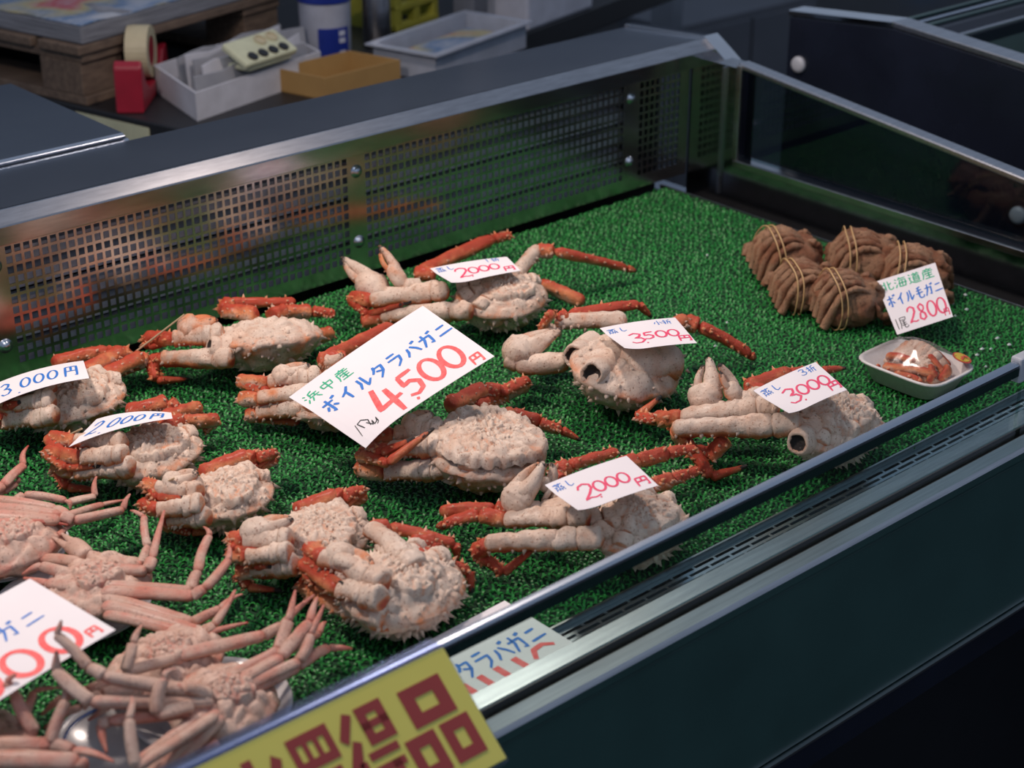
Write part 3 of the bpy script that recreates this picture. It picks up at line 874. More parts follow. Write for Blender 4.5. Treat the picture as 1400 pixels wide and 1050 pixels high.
def king_leg(parent, pts, rnd, s=1.0, m=0.12, knobs=True, thick=1.0, distal=0.62, stripe=0.22):
    """base, knee, wrist, end of the long segment, tip - the last ones may be missing"""
    mb = MB()
    P = [Vector(p) for p in pts]
    R = 0.0098 * s * thick
    a, b = P[0], P[1]
    if knobs:
        c1 = a.lerp(b, 0.20); c2 = a.lerp(b, 0.42)
        seg_tube(mb, a, a.lerp(b, 0.24), R * 1.02, R * 1.18, m * 0.4, m * 0.5 + 0.05, rnd, 0.04, dors=0.45, cap=0.24, flare=0.0, rough=0.24, crease=0.3)
        seg_tube(mb, c1, c2.lerp(b, 0.04), R * 1.10, R * 1.08, m * 0.5, m * 0.7 + 0.05, rnd, 0.06, dors=0.5, cap=0.20, flare=0.0, rough=0.22, crease=0.3)
        seg_tube(mb, a.lerp(b, 0.35), b, R * 1.10, R * 0.90, m * 0.8, m + 0.16, rnd, -0.06, dors=0.66, flare=0.14, nr=24, rough=0.17, ripple=0.028, nrip=4.5, bend=Vector((rnd.uniform(-1, 1), rnd.uniform(-1, 1), 0.4)) * 0.0022)
    else:
        seg_tube(mb, a, b, R * 0.95, R * 0.86, m, m + 0.05, rnd, -0.03, dors=0.05 if m > 0.3 else 0.35, flare=0.14, stripe=0.36 if m > 0.3 else 0, nr=22, rough=0.17, bend=Vector((rnd.uniform(-1, 1), rnd.uniform(-1, 1), 0.4)) * 0.002)
    seg_spines(mb, a.lerp(b, 0.42), b, R * 0.95, 6, rnd, 0.0048 * s, 0.2 + m * 0.5, low=-0.30)
    if m > 0.3:
        seg_spines(mb, a, b, R * 0.9, 6, rnd, 0.0042 * s, m * 0.8, low=0.55)
    if len(P) > 2:
        seg_tube(mb, a.lerp(b, 0.97), P[2], R * 0.80, R * 0.84, distal * 0.85, distal, rnd, 0.04, dors=0.05, cap=0.18, stripe=stripe + 0.08, rough=0.2)
        seg_spines(mb, b, P[2], R * 0.78, 4, rnd, 0.0058 * s, distal * 0.85, low=0.1)
        seg_spines(mb, b, P[2], R * 0.78, 2, rnd, 0.0050 * s, distal * 0.85, low=0.8)
    if len(P) > 3:
        seg_tube(mb, P[2], P[3], R * 0.76, R * 0.56, distal, distal + 0.15, rnd, 0.0, flat=0.85, dors=0.04, flare=0.12, stripe=stripe + 0.10, rough=0.18, nr=20, bend=Vector((rnd.uniform(-1, 1), rnd.uniform(-1, 1), 0.3)) * 0.002)
        seg_spines(mb, P[2], P[3], R * 0.66, 7, rnd, 0.0048 * s, distal * 0.80, low=0.05)
        seg_spines(mb, P[2], P[3], R * 0.64, 3, rnd, 0.0042 * s, distal * 0.85, low=0.9)
    if len(P) > 4:
        seg_tube(mb, P[3], P[4], R * 0.50, R * 0.22, distal + 0.12, distal + 0.05, rnd, 0.05, dors=0.2, dark0=-0.2, dark1=0.8, taper=True, stripe=stripe * 0.6)
        seg_spines(mb, P[3], P[3].lerp(P[4], 0.5), R * 0.42, 2, rnd, 0.0032 * s, distal * 0.9, low=0.3)
    return mb.build('leg', 'king_crab_shell', parent, smooth=True)
def king_claw(parent, pts, rnd, s=1.0, side=1, red=0.05, fat=1.0, mv_=1.0):
    """base, elbow, wrist, tip"""
    mb = MB()
    P = [Vector(p) for p in pts]
    R = 0.0092 * s
    seg_tube(mb, P[0], P[1], R * 1.10, R * 1.05, 0.05, 0.08, rnd, 0.05, dors=0.45, cap=0.2)
    seg_tube(mb, P[0].lerp(P[1], 0.9), P[2], R * 1.0, R * 1.0, 0.05, 0.1, rnd, 0.05, dors=0.4, cap=0.25)
    seg_spines(mb, P[0], P[1], R, 4, rnd, 0.0040 * s, 0.2)
    pl = P[2].lerp(P[3], 0.52)
    d = (P[3] - P[2]); u = d.cross(Vector((0, 0, 1)))
    u = (Vector((1, 0, 0)) if u.length < 1e-4 else u.normalized()) * side
    seg_tube(mb, P[2].lerp(P[3], -0.05), pl, R * 0.95 * fat, R * 1.10 * fat, red, red + 0.02, rnd, 0.26, flat=0.84, dors=0.35, cap=0.38, flare=0.0, crease=0.0)
    seg_spines(mb, P[2], pl, R * 1.15 * fat, 4, rnd, 0.0034 * s, red + 0.2)
    q = P[2].lerp(P[3], 0.28)
    seg_tube(mb, q + u * R * 0.42 * fat, P[3] + u * R * 0.12, R * 0.84 * fat, R * 0.30, red, red + 0.12, rnd, 0.10, dors=0.3, dark0=-0.05, dark1=0.50, flare=0.0, bend=u * 0.0025)
    mv = MB()
    seg_tube(mv, q - u * R * 0.58 * fat * mv_, P[3].lerp(P[2], 0.05 + 0.25 * (1 - mv_)) - u * R * 0.30, R * 0.62 * fat * mv_, R * 0.24, red + 0.30, red + 0.30, rnd, 0.12, dors=0.3, dark0=-0.05, dark1=0.52, flare=0.0, bend=-u * 0.004)
    c = mb.build('claw', 'king_crab_shell', parent, smooth=True)
    mv.build('moving_finger', 'king_crab_shell', c, smooth=True)
    return c
def stump(parent, p0, p1, r, rnd):
    """open end of a leg that was broken off: pale rim around a dark hollow"""
    p0 = Vector(p0); p1 = Vector(p1)
    ax = (p1 - p0); h = ax.length
    mb = MB()
    seg = 24; q = ax.to_track_quat('Z', 'Y'); vs = []; cs = []
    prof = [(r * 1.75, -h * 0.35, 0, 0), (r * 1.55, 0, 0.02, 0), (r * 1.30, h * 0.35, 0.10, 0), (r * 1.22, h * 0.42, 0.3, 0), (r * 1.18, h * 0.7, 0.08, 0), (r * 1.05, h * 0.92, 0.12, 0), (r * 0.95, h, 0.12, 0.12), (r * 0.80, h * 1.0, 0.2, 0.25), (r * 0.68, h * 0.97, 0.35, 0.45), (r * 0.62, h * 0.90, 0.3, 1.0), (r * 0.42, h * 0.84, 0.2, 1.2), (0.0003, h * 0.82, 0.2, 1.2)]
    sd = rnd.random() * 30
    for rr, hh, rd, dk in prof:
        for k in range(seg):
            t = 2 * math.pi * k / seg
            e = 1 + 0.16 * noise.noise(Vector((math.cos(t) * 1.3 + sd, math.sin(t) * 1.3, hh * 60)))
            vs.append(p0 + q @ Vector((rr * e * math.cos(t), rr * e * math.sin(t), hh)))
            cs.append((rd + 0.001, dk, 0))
    fs = [(j * seg + k, j * seg + (k + 1) % seg, (j + 1) * seg + (k + 1) % seg, (j + 1) * seg + k) for j in range(len(prof) - 1) for k in range(seg)]
    mb.add(vs, fs, cs)
    return mb.build('leg_stump', 'king_crab_shell', parent, smooth=True)
def crab_body(parent, c, a, b, H, rot, rnd, mat='king_crab_shell', spines=80, zr=0.66, plate=0.0040, skirt=0.38, cox=0.0100, spsize=0.0082, pale=0.0, nplate=70.0, coxn=3, top_spines=26, dirt=0.0):
    """upturned body: flat segmented belly on top, domed spiny carapace below"""
    mb = MB()
    Rm = Matrix.Rotation(rot[2], 3, 'Z') @ Matrix.Rotation(rot[1], 3, 'Y') @ Matrix.Rotation(rot[0], 3, 'X')
    c = Vector(c)
    NS, NT, NBm = 88, 26, 12
    sd = rnd.random() * 40
    zr = zr * H
    def outl(t):
        # t = 0 is +x (side), pi/2 = front
        return 1 - 0.10 * max(0, math.sin(t)) ** 3 + 0.05 * math.cos(2 * t) + 0.035 * noise.noise(Vector((2.2 * math.cos(t) + sd, 2.2 * math.sin(t), 1)))
    vs, cs = [], []
    def W(p):
        return c + Rm @ Vector((p[0], p[1], p[2] - H * 0.5)) + Vector((0, 0, H * 0.5))
    for j in range(NT + 1):
        rho = j / NT
        for k in range(NS):
            t = 2 * math.pi * k / NS
            o_ = outl(t)
            x, y = a * o_ * rho * math.cos(t), b * o_ * rho * math.sin(t)
            z = zr + (H - zr) * (1 - rho ** 2.4) ** 0.8
            p = Vector((x + sd * 0.01, y, 0.01))
            dd, _ = noise.voronoi(p * nplate)
            crack = min(1.0, (dd[1] - dd[0]) * 2.6)
            z += plate * (crack - 0.75) * (1 - rho ** 8)
            z += 0.0022 * nz3((x, y, 0), 90, sd) + 0.0012 * nz3((x, y, 0), 260, sd)
            vs.append(W((x, y, z)))
            red = pale + 0.26 * (1 - crack) ** 1.5 + 0.16 * max(0, nz3((x, y, 0), 45, sd)) + 0.18 * clamp((rho - 0.80) * 6)
            cs.append((clamp(red) + 0.001, dirt * max(0, nz3((x, y, 3), 60, sd)), 0))
    for j in range(1, NBm + 1):
        rho = 1 - j / NBm
        ph = math.acos(rho) if rho < 1 else 0
        for k in range(NS):
            t = 2 * math.pi * k / NS
            o_ = outl(t)
            rr = rho ** 0.55 if rho > 0 else 0
            x, y = a * o_ * rr * math.cos(t), b * o_ * rr * math.sin(t)
            z = zr * rho ** 1.35
            n_ = 0.0055 * nz3((x, y, z), 75, sd) + 0.0024 * nz3((x, y, z), 200, sd)
            q = Vector((x, y, z)); nrm = Vector((x, y, z - zr * 1.2)).normalized()
            vs.append(W(q + nrm * n_ * min(1, z / 0.006)))
            cs.append((clamp(skirt + 0.45 * nz3((x, y, z), 50, sd + 9)) + 0.001, dirt * 0.6 * max(0, nz3((x, y, z), 40, sd)), 0))
    tot = NT + 1 + NBm
    fs = [(j * NS + k, j * NS + (k + 1) % NS, (j + 1) * NS + (k + 1) % NS, (j + 1) * NS + k) for j in range(tot - 1) for k in range(NS)]
    mb.add(vs, [q[::-1] for q in fs], cs)
    # coxae: rounded leg roots around the belly
    for s in (-1, 1):
        for j in range(coxn):
            t = (math.radians(2) if s > 0 else math.radians(178)) + s * math.radians((-12, 20, 50, 72)[j])
            q0 = Vector((a * 0.45 * math.cos(t), b * 0.45 * math.sin(t), H * 0.88)); q1 = Vector((a * 0.72 * math.cos(t), b * 0.70 * math.sin(t), H * 0.86)); q2 = Vector((a * 0.95 * math.cos(t), b * 0.95 * math.sin(t), H * 0.74))
            seg_tube(mb, W(q0), W(q1), cox * 0.65, cox * 0.85, pale, pale + 0.10, rnd, 0.0, flat=0.7, dors=0.4, cap=0.16, flare=0, rough=0.26, crease=0.3)
            seg_tube(mb, W(q1), W(q2), cox * 0.90, cox * 0.98, pale, pale + 0.10, rnd, 0.02, flat=0.8, dors=0.45, cap=0.18, flare=0, rough=0.26, crease=0.3)
    for k in range(spines):
        t = 2 * math.pi * (k + rnd.random()) / spines * 1.0
        zz = rnd.uniform(0.25, 1.0)
        rr = (zz ** 0.55) if zz < 1 else 1
        rho = zz
        o_ = outl(t)
        q = Vector((a * o_ * rho ** 0.55 * math.cos(t), b * o_ * rho ** 0.55 * math.sin(t), zr * rho ** 1.35))
        d = Vector((math.cos(t), math.sin(t), rnd.uniform(-0.55, 0.25)))
        h = spsize * rnd.uniform(0.6, 1.35)
        cone(mb, W(q) - (Rm @ d) * h * 0.15, Rm @ d, h * 0.36, h, (clamp(skirt * 0.7), 0, 0), 6)
    for k in range(top_spines):
        t = rnd.uniform(0, 2 * math.pi); rho = rnd.uniform(0.72, 0.97)
        o_ = outl(t)
        q = Vector((a * o_ * rho * math.cos(t), b * o_ * rho * math.sin(t), zr + (H - zr) * (1 - rho ** 2.4) ** 0.8))
        d = Vector((0.5 * math.cos(t), 0.5 * math.sin(t), 1))
        h = spsize * 0.6 * rnd.uniform(0.6, 1.3)
        cone(mb, W(q) - (Rm @ d) * h * 0.2, Rm @ d, h * 0.45, h, (0.08 + pale, 0, 0), 6)
    return mb.build('body', mat, parent, smooth=True), W
def belly_flap(parent, W, a, b, H, rnd, mat='king_crab_shell', folds=9, ecc=(0, -0.12), size=0.62, amp=0.0026, turn=0.0, pale=-0.05):
    """the folded tail flap: a low fan of creased plates"""
    mb = MB()
    NS, NR = 96, 22
    sd = rnd.random() * 40
    vs, cs = [], []
    for j in range(NR + 1):
        rho = j / NR
        for k in range(NS):
            t = 2 * math.pi * k / NS
            out = size * (1 + 0.08 * math.cos(3 * t + sd) + 0.06 * abs(math.cos(folds * (t + turn) / 2)) * rho)
            x = a * (ecc[0] + out * rho * math.cos(t)); y = b * (ecc[1] + out * rho * math.sin(t))
            wob = 0.5 * noise.noise(Vector((x * 45, y * 45, sd)))
            # plates stretched along the radius at the rim, pebbly in the middle
            pol = Vector((math.cos(t + turn + wob) * folds * 0.33, math.sin(t + turn + wob) * folds * 0.33, rho * 2.3 + sd))
            d1, _ = noise.voronoi(pol)
            d2, _ = noise.voronoi(Vector((x * 190, y * 190, sd)))
            fm = clamp((rho - 0.25) * 2.2)
            cr = min(1.0, (d1[1] - d1[0]) * 2.4)
            crack = min(1.0, (d2[1] - d2[0]) * 2.2)
            mixv = crack + (cr - crack) * fm
            z = H + 0.0050 * (1 - rho ** 3) - 0.008 * (rho > 0.985)
            z += amp * 1.3 * (mixv - 0.7) + 0.0010 * (crack - 0.7)
            z += 0.0012 * nz3((x, y, 0), 240, sd)
            vs.append(W((x, y, z)))
            dk = (1 - mixv) ** 1.5 * 0.34 + (1 - crack) * 0.10 + 0.08 * max(0, nz3((x, y, 2), 50, sd))
            cs.append((clamp(pale + dk + 0.08 * nz3((x, y, 0), 90, sd)) + 0.001, 0.0, 0))
    fs = [(j * NS + k, (j + 1) * NS + k, (j + 1) * NS + (k + 1) % NS, j * NS + (k + 1) % NS) for j in range(NR) for k in range(NS)]
    mb.add(vs, fs, cs)
    for k in range(18):
        t = rnd.uniform(0, 2 * math.pi); rho = rnd.uniform(0.3, 0.95)
        x = a * (ecc[0] + size * rho * math.cos(t)); y = b * (ecc[1] + size * rho * math.sin(t))
        p = W((x, y, H + 0.0035 * (1 - rho ** 4)))
        cone(mb, p, (rnd.uniform(-0.4, 0.4), rnd.uniform(-0.5, 0.2), 1), 0.0012, 0.0032, (0.10, 0, 0), 5)
    return mb.build('abdomen_flap', mat, parent, smooth=True)

def J(l):
    """list of (px, py, height in cm) to points"""
    return [at(x, y, z / 100.0) for x, y, z in l]
KG = 'upturned king crabs laid out on the turf'
def king_crab(seed, c, a, b, H, rot, legs, claws=(), stumps=(), flap=True, label='', s=1.0, flapkw={}, bodykw={}, rootz=0.0):
    rnd = random.Random(seed)
    H *= 0.88
    base = at(c[0], c[1] + 4, rootz + H * 0.5); base.z = rootz + 0.002
    root = thing('king_crab', base, label, 'crab', KG)
    body, W = crab_body(root, base, a, b, H, rot, rnd, **bodykw)
    if flap:
        belly_flap(root, W, a, b, H, rnd, **flapkw)
    for l in legs:
        kw = l[1] if len(l) > 1 and isinstance(l[1], dict) else {}
        pts_ = [(x, y, z + (0.7 if kw is RD else 0.0)) for x, y, z in l[0]]
        king_leg(root, J(pts_), rnd, s, **kw)
    for l in claws:
        kw = l[1] if len(l) > 1 else {}
        king_claw(root, J(l[0]), rnd, s, **kw)
    for p in stumps:
        q = J(p[0]); stump(root, q[0], q[1], p[1], rnd)
    return root
RD = dict(m=0.52, knobs=False, distal=0.62)

king_crab(1, (98, 552), 0.056, 0.050, 0.058, (0.05, 0, 0.1),
    [([(74, 530, 6), (22, 534, 5.2), (-8, 546, 4), (12, 556, 5.4), (28, 549, 6)],), ([(74, 546, 6), (20, 556, 5), (-12, 566, 3.4), (8, 570, 4), (26, 553, 5)],), ([(78, 566, 5), (6, 578, 3.2), (-26, 575, 2.4)],),
     ([(72, 498, 3.6), (148, 480, 3.2), (153, 487, 2.4), (112, 506, 1.6)], RD), ([(114, 510, 3.6), (168, 480, 3.4), (172, 488, 2.4), (130, 510, 1.2)], RD), ([(136, 518, 2.8), (193, 487, 2.8), (196, 495, 1.8), (152, 514, 0.9)], RD)],
    label='king crab with blue 3000 yen tag lying against the perforated panel', s=0.95)
king_crab(2, (207, 626), 0.050, 0.048, 0.056, (0.05, 0, 0.15),
    [([(172, 607, 6), (104, 604, 5.2), (68, 598, 4.2), (90, 626, 4.4), (134, 630, 5.2)],), ([(172, 622, 6), (112, 626, 5), (63, 618, 3.6), (92, 640, 3.8), (138, 637, 4.8)],), ([(182, 637, 5), (104, 648, 3), (74, 638, 2.4), (92, 667, 1.2), (137, 670, 0.8)],),
     ([(172, 566, 3), (230, 549, 3.8), (238, 560, 3), (205, 575, 2)], RD), ([(204, 584, 4), (238, 566, 3), (273, 557, 2.2)], RD), ([(226, 584, 4), (246, 577, 3), (299, 574, 2.2), (279, 590, 1)], RD)],
    label='king crab with blue 2000 yen tag and orange legs folded inwards', s=0.92)
king_crab(3, (366, 470), 0.060, 0.055, 0.064, (-0.22, 0.10, -0.15),
    [([(306, 456, 5.8), (236, 464, 5), (200, 462, 4), (204, 474, 3.6), (242, 465, 4.6)], dict(m=0.2, distal=0.75)), ([(318, 490, 4.4), (222, 490, 3), (208, 494, 2.6), (214, 520, 1.3), (260, 518, 0.8)], dict(m=0.15, distal=0.8)),
     ([(352, 432, 4.6), (304, 425, 4.6), (312, 414, 4.4), (404, 412, 3.2)], RD), ([(370, 432, 3.2), (388, 425, 3), (426, 426, 2.4), (458, 430, 1.8)], RD), ([(402, 470, 2), (422, 464, 1.8), (453, 455, 1.2)], RD)],
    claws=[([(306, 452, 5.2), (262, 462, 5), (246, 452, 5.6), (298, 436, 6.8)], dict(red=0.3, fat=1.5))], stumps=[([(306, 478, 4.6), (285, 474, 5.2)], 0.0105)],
    flap=False, bodykw=dict(plate=0.0048, nplate=48, cox=0.0085, coxn=0, skirt=0.28), rootz=0.005, label='king crab tilted on its side with one broken leg socket and no price tag', s=1.0)
king_crab(4, (466, 548), 0.056, 0.052, 0.056, (0, 0, 0.1),
    [([(440, 515, 5.4), (366, 524, 4.6), (326, 521, 3.8), (370, 536, 4), (410, 530, 5)], dict(m=0.15, distal=0.5)), ([(438, 536, 5), (352, 546, 3.6), (328, 546, 2.8), (368, 553, 3.2), (406, 553, 4)], dict(m=0.2, distal=0.5)), ([(436, 556, 4), (352, 566, 2), (337, 570, 1.6), (410, 577, 1.2)], dict(m=0.15, distal=0.45)),
     ([(474, 492, 4.8), (434, 494, 5), (538, 446, 4)], RD)],
    claws=[([(438, 512, 5), (400, 520, 5), (374, 517, 5.2), (424, 498, 6.2)], dict(red=0.04)), ([(470, 500, 5), (452, 500, 5), (440, 497, 5.4), (470, 484, 6.4)], dict(red=0.2, fat=0.8))],
    label='king crab mostly covered by the large 4500 yen tag', s=0.95)
king_crab(5, (664, 622), 0.061, 0.058, 0.066, (0.12, 0.03, 0.35),
    [([(608, 590, 6), (540, 594, 5), (502, 606, 4), (522, 620, 5), (568, 599, 7)], dict(m=0.12)), ([(606, 608, 6), (532, 616, 4.6), (491, 622, 3.4), (530, 634, 5), (594, 585, 8)], dict(m=0.15)), ([(612, 640, 4), (526, 648, 2.6), (488, 640, 2), (520, 652, 1.4)], dict(m=0.1)),
     ([(612, 556, 3.6), (662, 532, 3.4), (684, 537, 3), (722, 519, 2.4)], RD), ([(648, 560, 2.4), (690, 538, 1.8), (720, 524, 1.4)], RD), ([(670, 577, 3), (700, 566, 2.8), (738, 579, 2.4), (768, 588, 1.8), (794, 602, 0.6)], RD)],
    claws=[([(606, 584, 5), (562, 588, 5.4), (552, 584, 5.8), (592, 564, 7)], dict(red=0.1))],
    flapkw=dict(size=0.86, folds=22, ecc=(-0.06, -0.05), amp=0.0034), rootz=0.004, label='king crab with broad wrinkled belly flap beside the large 4500 yen tag', s=1.0, bodykw=dict(spines=60))
king_crab(6, (684, 412), 0.056, 0.052, 0.066, (0.15, 0, 0.15),
    [([(614, 397, 6), (505, 412, 4.4), (480, 407, 3.6), (503, 430, 3), (563, 412, 5)], dict(m=0.08, distal=0.7)), ([(646, 424, 5), (520, 434, 2.6), (494, 441, 2)], dict(m=0.08)),
     ([(596, 376, 4), (566, 375, 4), (676, 326, 3), (698, 322, 2.4)], RD), ([(704, 376, 5.2), (735, 341, 6.2), (758, 344, 6.2), (858, 367, 2.2), (870, 371, 1.6)], dict(m=0.22, knobs=False, distal=0.55)), ([(716, 384, 3), (738, 386, 2.8), (799, 414, 1)], RD)],
    claws=[([(604, 394, 5), (558, 403, 4), (523, 404, 4), (465, 352, 6.6)], dict(red=0.03, fat=1.5, mv_=0.7)), ([(575, 392, 4.4), (556, 394, 4.6), (550, 390, 5), (517, 336, 8.6)], dict(red=0.22, fat=0.85, mv_=0.6))],
    rootz=0.004, label='king crab with 2000 yen tag and claws raised towards the perforated panel', flapkw=dict(size=0.55, folds=7), bodykw=dict(skirt=0.22, spines=90), s=1.0)
g7 = king_crab(7, (850, 510), 0.068, 0.058, 0.070, (0.30, 0.10, 0.2),
    [([(858, 440, 6), (758, 440, 5.8), (778, 431, 6.4), (874, 416, 6), (891, 434, 4.2)], dict(m=0.15, distal=0.7, knobs=False)), ([(768, 452, 5), (738, 452, 5), (756, 426, 7.6)], dict(m=0.3, thick=0.6)),
     ([(908, 458, 5), (936, 439, 5.4), (955, 446, 5), (1026, 485, 1.6), (1032, 492, 1)], dict(m=0.4, distal=0.7, knobs=False, thick=1.05))],
    claws=[([(778, 494, 4.4), (704, 500, 3.2), (692, 488, 4), (766, 450, 6.4)], dict(red=0.02, fat=1.55))],
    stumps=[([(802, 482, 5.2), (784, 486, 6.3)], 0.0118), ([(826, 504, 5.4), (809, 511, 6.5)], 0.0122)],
    flap=False, bodykw=dict(plate=0.0052, nplate=36, skirt=0.26, cox=0.0085, coxn=0, spines=90, dirt=0.5), rootz=0.006, label='king crab with 3500 yen tag and two dark open leg sockets', s=1.08)
king_crab(8, (1136, 588), 0.056, 0.050, 0.064, (0.16, 0, 0.25),
    [([(1066, 556, 6), (930, 571, 4), (898, 573, 3), (870, 571, 2.6), (905, 541, 4)], dict(m=0.06, distal=0.6)), ([(1096, 580, 6), (918, 587, 4.4), (934, 602, 3), (972, 652, 1), (1022, 637, 1.2)], dict(m=0.06, distal=0.75)), ([(950, 622, 0.9), (970, 626, 0.9), (993, 600, 3)], RD),
     ([(1050, 542, 3.2), (1018, 529, 4), (1080, 511, 3.6), (1124, 507, 2.6), (1156, 503, 2)], RD)],
    claws=[([(1036, 546, 5), (992, 564, 4), (963, 562, 4), (967, 488, 8.4)], dict(red=0.02, fat=1.35, mv_=0.6)), ([(1046, 542, 5), (1022, 548, 5), (1010, 548, 5), (982, 498, 8.4)], dict(red=0.16, fat=0.85, mv_=0.6))],
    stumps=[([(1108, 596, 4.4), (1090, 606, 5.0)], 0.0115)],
    rootz=0.004, label='king crab with 3000 yen tag and one broken leg socket by the front glass', flapkw=dict(size=0.62, folds=8, amp=0.003), bodykw=dict(top_spines=60, skirt=0.2), s=1.05)
king_crab(9, (870, 726), 0.050, 0.046, 0.058, (0.12, 0, 0.3),
    [([(806, 706, 5.4), (690, 711, 3.4), (656, 704, 3.4), (606, 718, 2.4), (597, 720, 2)], dict(m=0.10, distal=0.62)), ([(706, 704, 3.2), (676, 694, 3.8), (601, 699, 3)], dict(m=0.5, knobs=False, thick=0.85)), ([(826, 735, 5), (662, 744, 3.6), (649, 757, 2.4), (688, 784, 1), (735, 746, 3.6)], dict(m=0.08, distal=0.7)),
     ([(768, 660, 3.4), (754, 648, 3.8), (778, 637, 4), (844, 617, 3.6)], RD), ([(842, 640, 3.6), (870, 630, 3.6), (912, 620, 3.4), (952, 614, 3.2)], RD), ([(872, 673, 3.8), (892, 664, 3.6), (918, 656, 3.2), (955, 643, 2.2)], RD)],
    claws=[([(790, 690, 5), (738, 699, 4), (696, 697, 4), (743, 630, 8)], dict(red=0.02, fat=1.5)), ([(768, 684, 4.4), (752, 676, 5), (746, 672, 5.2), (753, 632, 7.6)], dict(red=0.15, fat=0.75))],
    label='king crab with red 2000 yen tag beside the front glass', flapkw=dict(size=0.6, folds=6, amp=0.002), bodykw=dict(skirt=0.18, spines=46), s=0.92)
king_crab(10, (308, 684), 0.046, 0.044, 0.052, (0.05, 0, 0.1),
    [([(274, 674, 5.4), (216, 668, 4.8), (198, 662, 4.2), (216, 680, 4.6), (258, 681, 5.2)],), ([(278, 690, 5), (216, 698, 4), (194, 688, 3.2), (208, 702, 3.4), (246, 690, 4.4)],), ([(286, 706, 4), (232, 714, 2.6), (228, 718, 1.8), (262, 727, 1.2), (290, 729, 1)],),
     ([(274, 648, 3.8), (340, 622, 3.8), (350, 626, 3.8), (378, 617, 3.6), (346, 645, 2.6)], RD), ([(310, 652, 3), (352, 640, 2.6), (374, 626, 2.4)], RD)],
    claws=[([(278, 664, 5.4), (236, 668, 5), (226, 664, 5.2), (272, 646, 6.6)], dict(red=0.03, fat=1.2))],
    label='small king crab with a white claw lying below the blue 2000 yen one', s=0.85)
king_crab(11, (432, 742), 0.050, 0.047, 0.054, (0.05, 0, 0.1),
    [([(398, 738, 5.8), (334, 742, 5), (318, 735, 4.4), (322, 752, 4.6), (371, 754, 5.2)],), ([(398, 755, 5.4), (338, 762, 4.4), (314, 758, 3.6), (350, 774, 3.8), (372, 775, 4.2)],), ([(406, 772, 4.4), (346, 780, 2.8), (324, 783, 2.4), (338, 803, 1.2), (386, 808, 0.8)],),
     ([(404, 700, 3.8), (460, 676, 3.8), (468, 681, 3.8), (499, 669, 3.6), (463, 702, 2.6)], RD), ([(440, 700, 3), (470, 692, 2.6), (496, 676, 2.2)], RD)],
    claws=[([(402, 736, 5.4), (344, 736, 5), (332, 730, 5.4), (402, 709, 7)], dict(red=0.05, fat=1.25))],
    label='king crab squeezed between two others with its fan shaped belly showing', flapkw=dict(size=0.7, folds=16), s=0.88)
king_crab(12, (546, 812), 0.056, 0.054, 0.066, (0.12, 0.02, 0.3),
    [([(528, 796, 6.6), (440, 764, 6), (424, 748, 5), (440, 782, 5), (472, 800, 6)],), ([(524, 818, 6), (464, 808, 5), (414, 768, 4.2), (434, 802, 3.4), (467, 818, 4)],), ([(530, 846, 4.2), (474, 836, 2.8), (412, 796, 2), (430, 822, 1.4)],),
     ([(572, 776, 6), (504, 723, 5.4), (530, 722, 5), (622, 744, 3.8), (626, 768, 2)], dict(m=0.12, distal=0.6)), ([(578, 776, 4), (564, 752, 3.8), (588, 763, 3.4), (642, 781, 2), (645, 811, 0.5)], RD), ([(562, 746, 3.8), (594, 742, 3.6), (590, 768, 2.6)], RD)],
    claws=[([(522, 790, 6), (470, 768, 6), (452, 756, 6.2), (510, 776, 7.2)], dict(red=0.12, fat=1.2))],
    label='rounded king crab with long white spines beside the paper sign on the turf', flapkw=dict(size=0.5, folds=7, amp=0.003), bodykw=dict(spines=120, spsize=0.0078, skirt=0.12, top_spines=50), s=0.95)

rl = random.Random(71)
mb = MB()
seg_tube(mb, at(850, 508, 0.050), at(932, 492, 0.050), 0.019, 0.021, 0.16, 0.20, rl, 0.06, flat=0.95, dors=0.45, cap=0.3, flare=0, rough=0.16)
seg_spines(mb, at(850, 508, 0.050), at(932, 492, 0.050), 0.0195, 9, rl, 0.0055, 0.25, low=0.6)
seg_spines(mb, at(850, 508, 0.050), at(932, 492, 0.050), 0.0195, 9, rl, 0.0055, 0.25, low=-0.4)
mb.build('carapace_lobe', 'king_crab_shell', g7, smooth=True)

# ------------------------------------------------------------------ snow crabs on plates, front left
SG = 'pink snow crabs heaped at the left of the case'
def snow_leg(parent, pts, rnd, s=1.0, r=0.0072, red=0.22, tipdark=0.25, flat=0.8):
    mb = MB()
    P = [Vector(p) for p in pts]
    n_ = len(P) - 1
    prof = [0.88, 0.78, 0.66, 0.52, 0.42]
    for i in range(n_):
        last = i == n_ - 1 and n_ > 1
        r0 = r * s * prof[min(i, 4)] * (0.95 if i else 1.0)
        r1 = r * s * prof[min(i + 1, 4)]
        if last:
            seg_tube(mb, P[i], P[i + 1], r0 * 0.82, r1 * 0.36, red + 0.10, red + 0.34, rnd, 0.10, flat=flat, dors=0.32, taper=True, dark0=-0.2, dark1=tipdark, rough=0.06, flare=0.0, crease=0.08, bend=Vector((rnd.uniform(-1, 1), rnd.uniform(-1, 1), 0.6)) * 0.0022, stripe=0.10)
        else:
            seg_tube(mb, P[i], P[i + 1].lerp(P[i], -0.02), r0, r1, red, red + 0.10, rnd, 0.06, flat=flat, dors=0.36, rough=0.08, flare=0.02, crease=0.07, cap=0.10, bend=Vector((rnd.uniform(-1, 1), rnd.uniform(-1, 1), 0.4)) * 0.0018, stripe=0.10)
    return mb.build('leg', 'snow_crab_shell', parent, smooth=True)
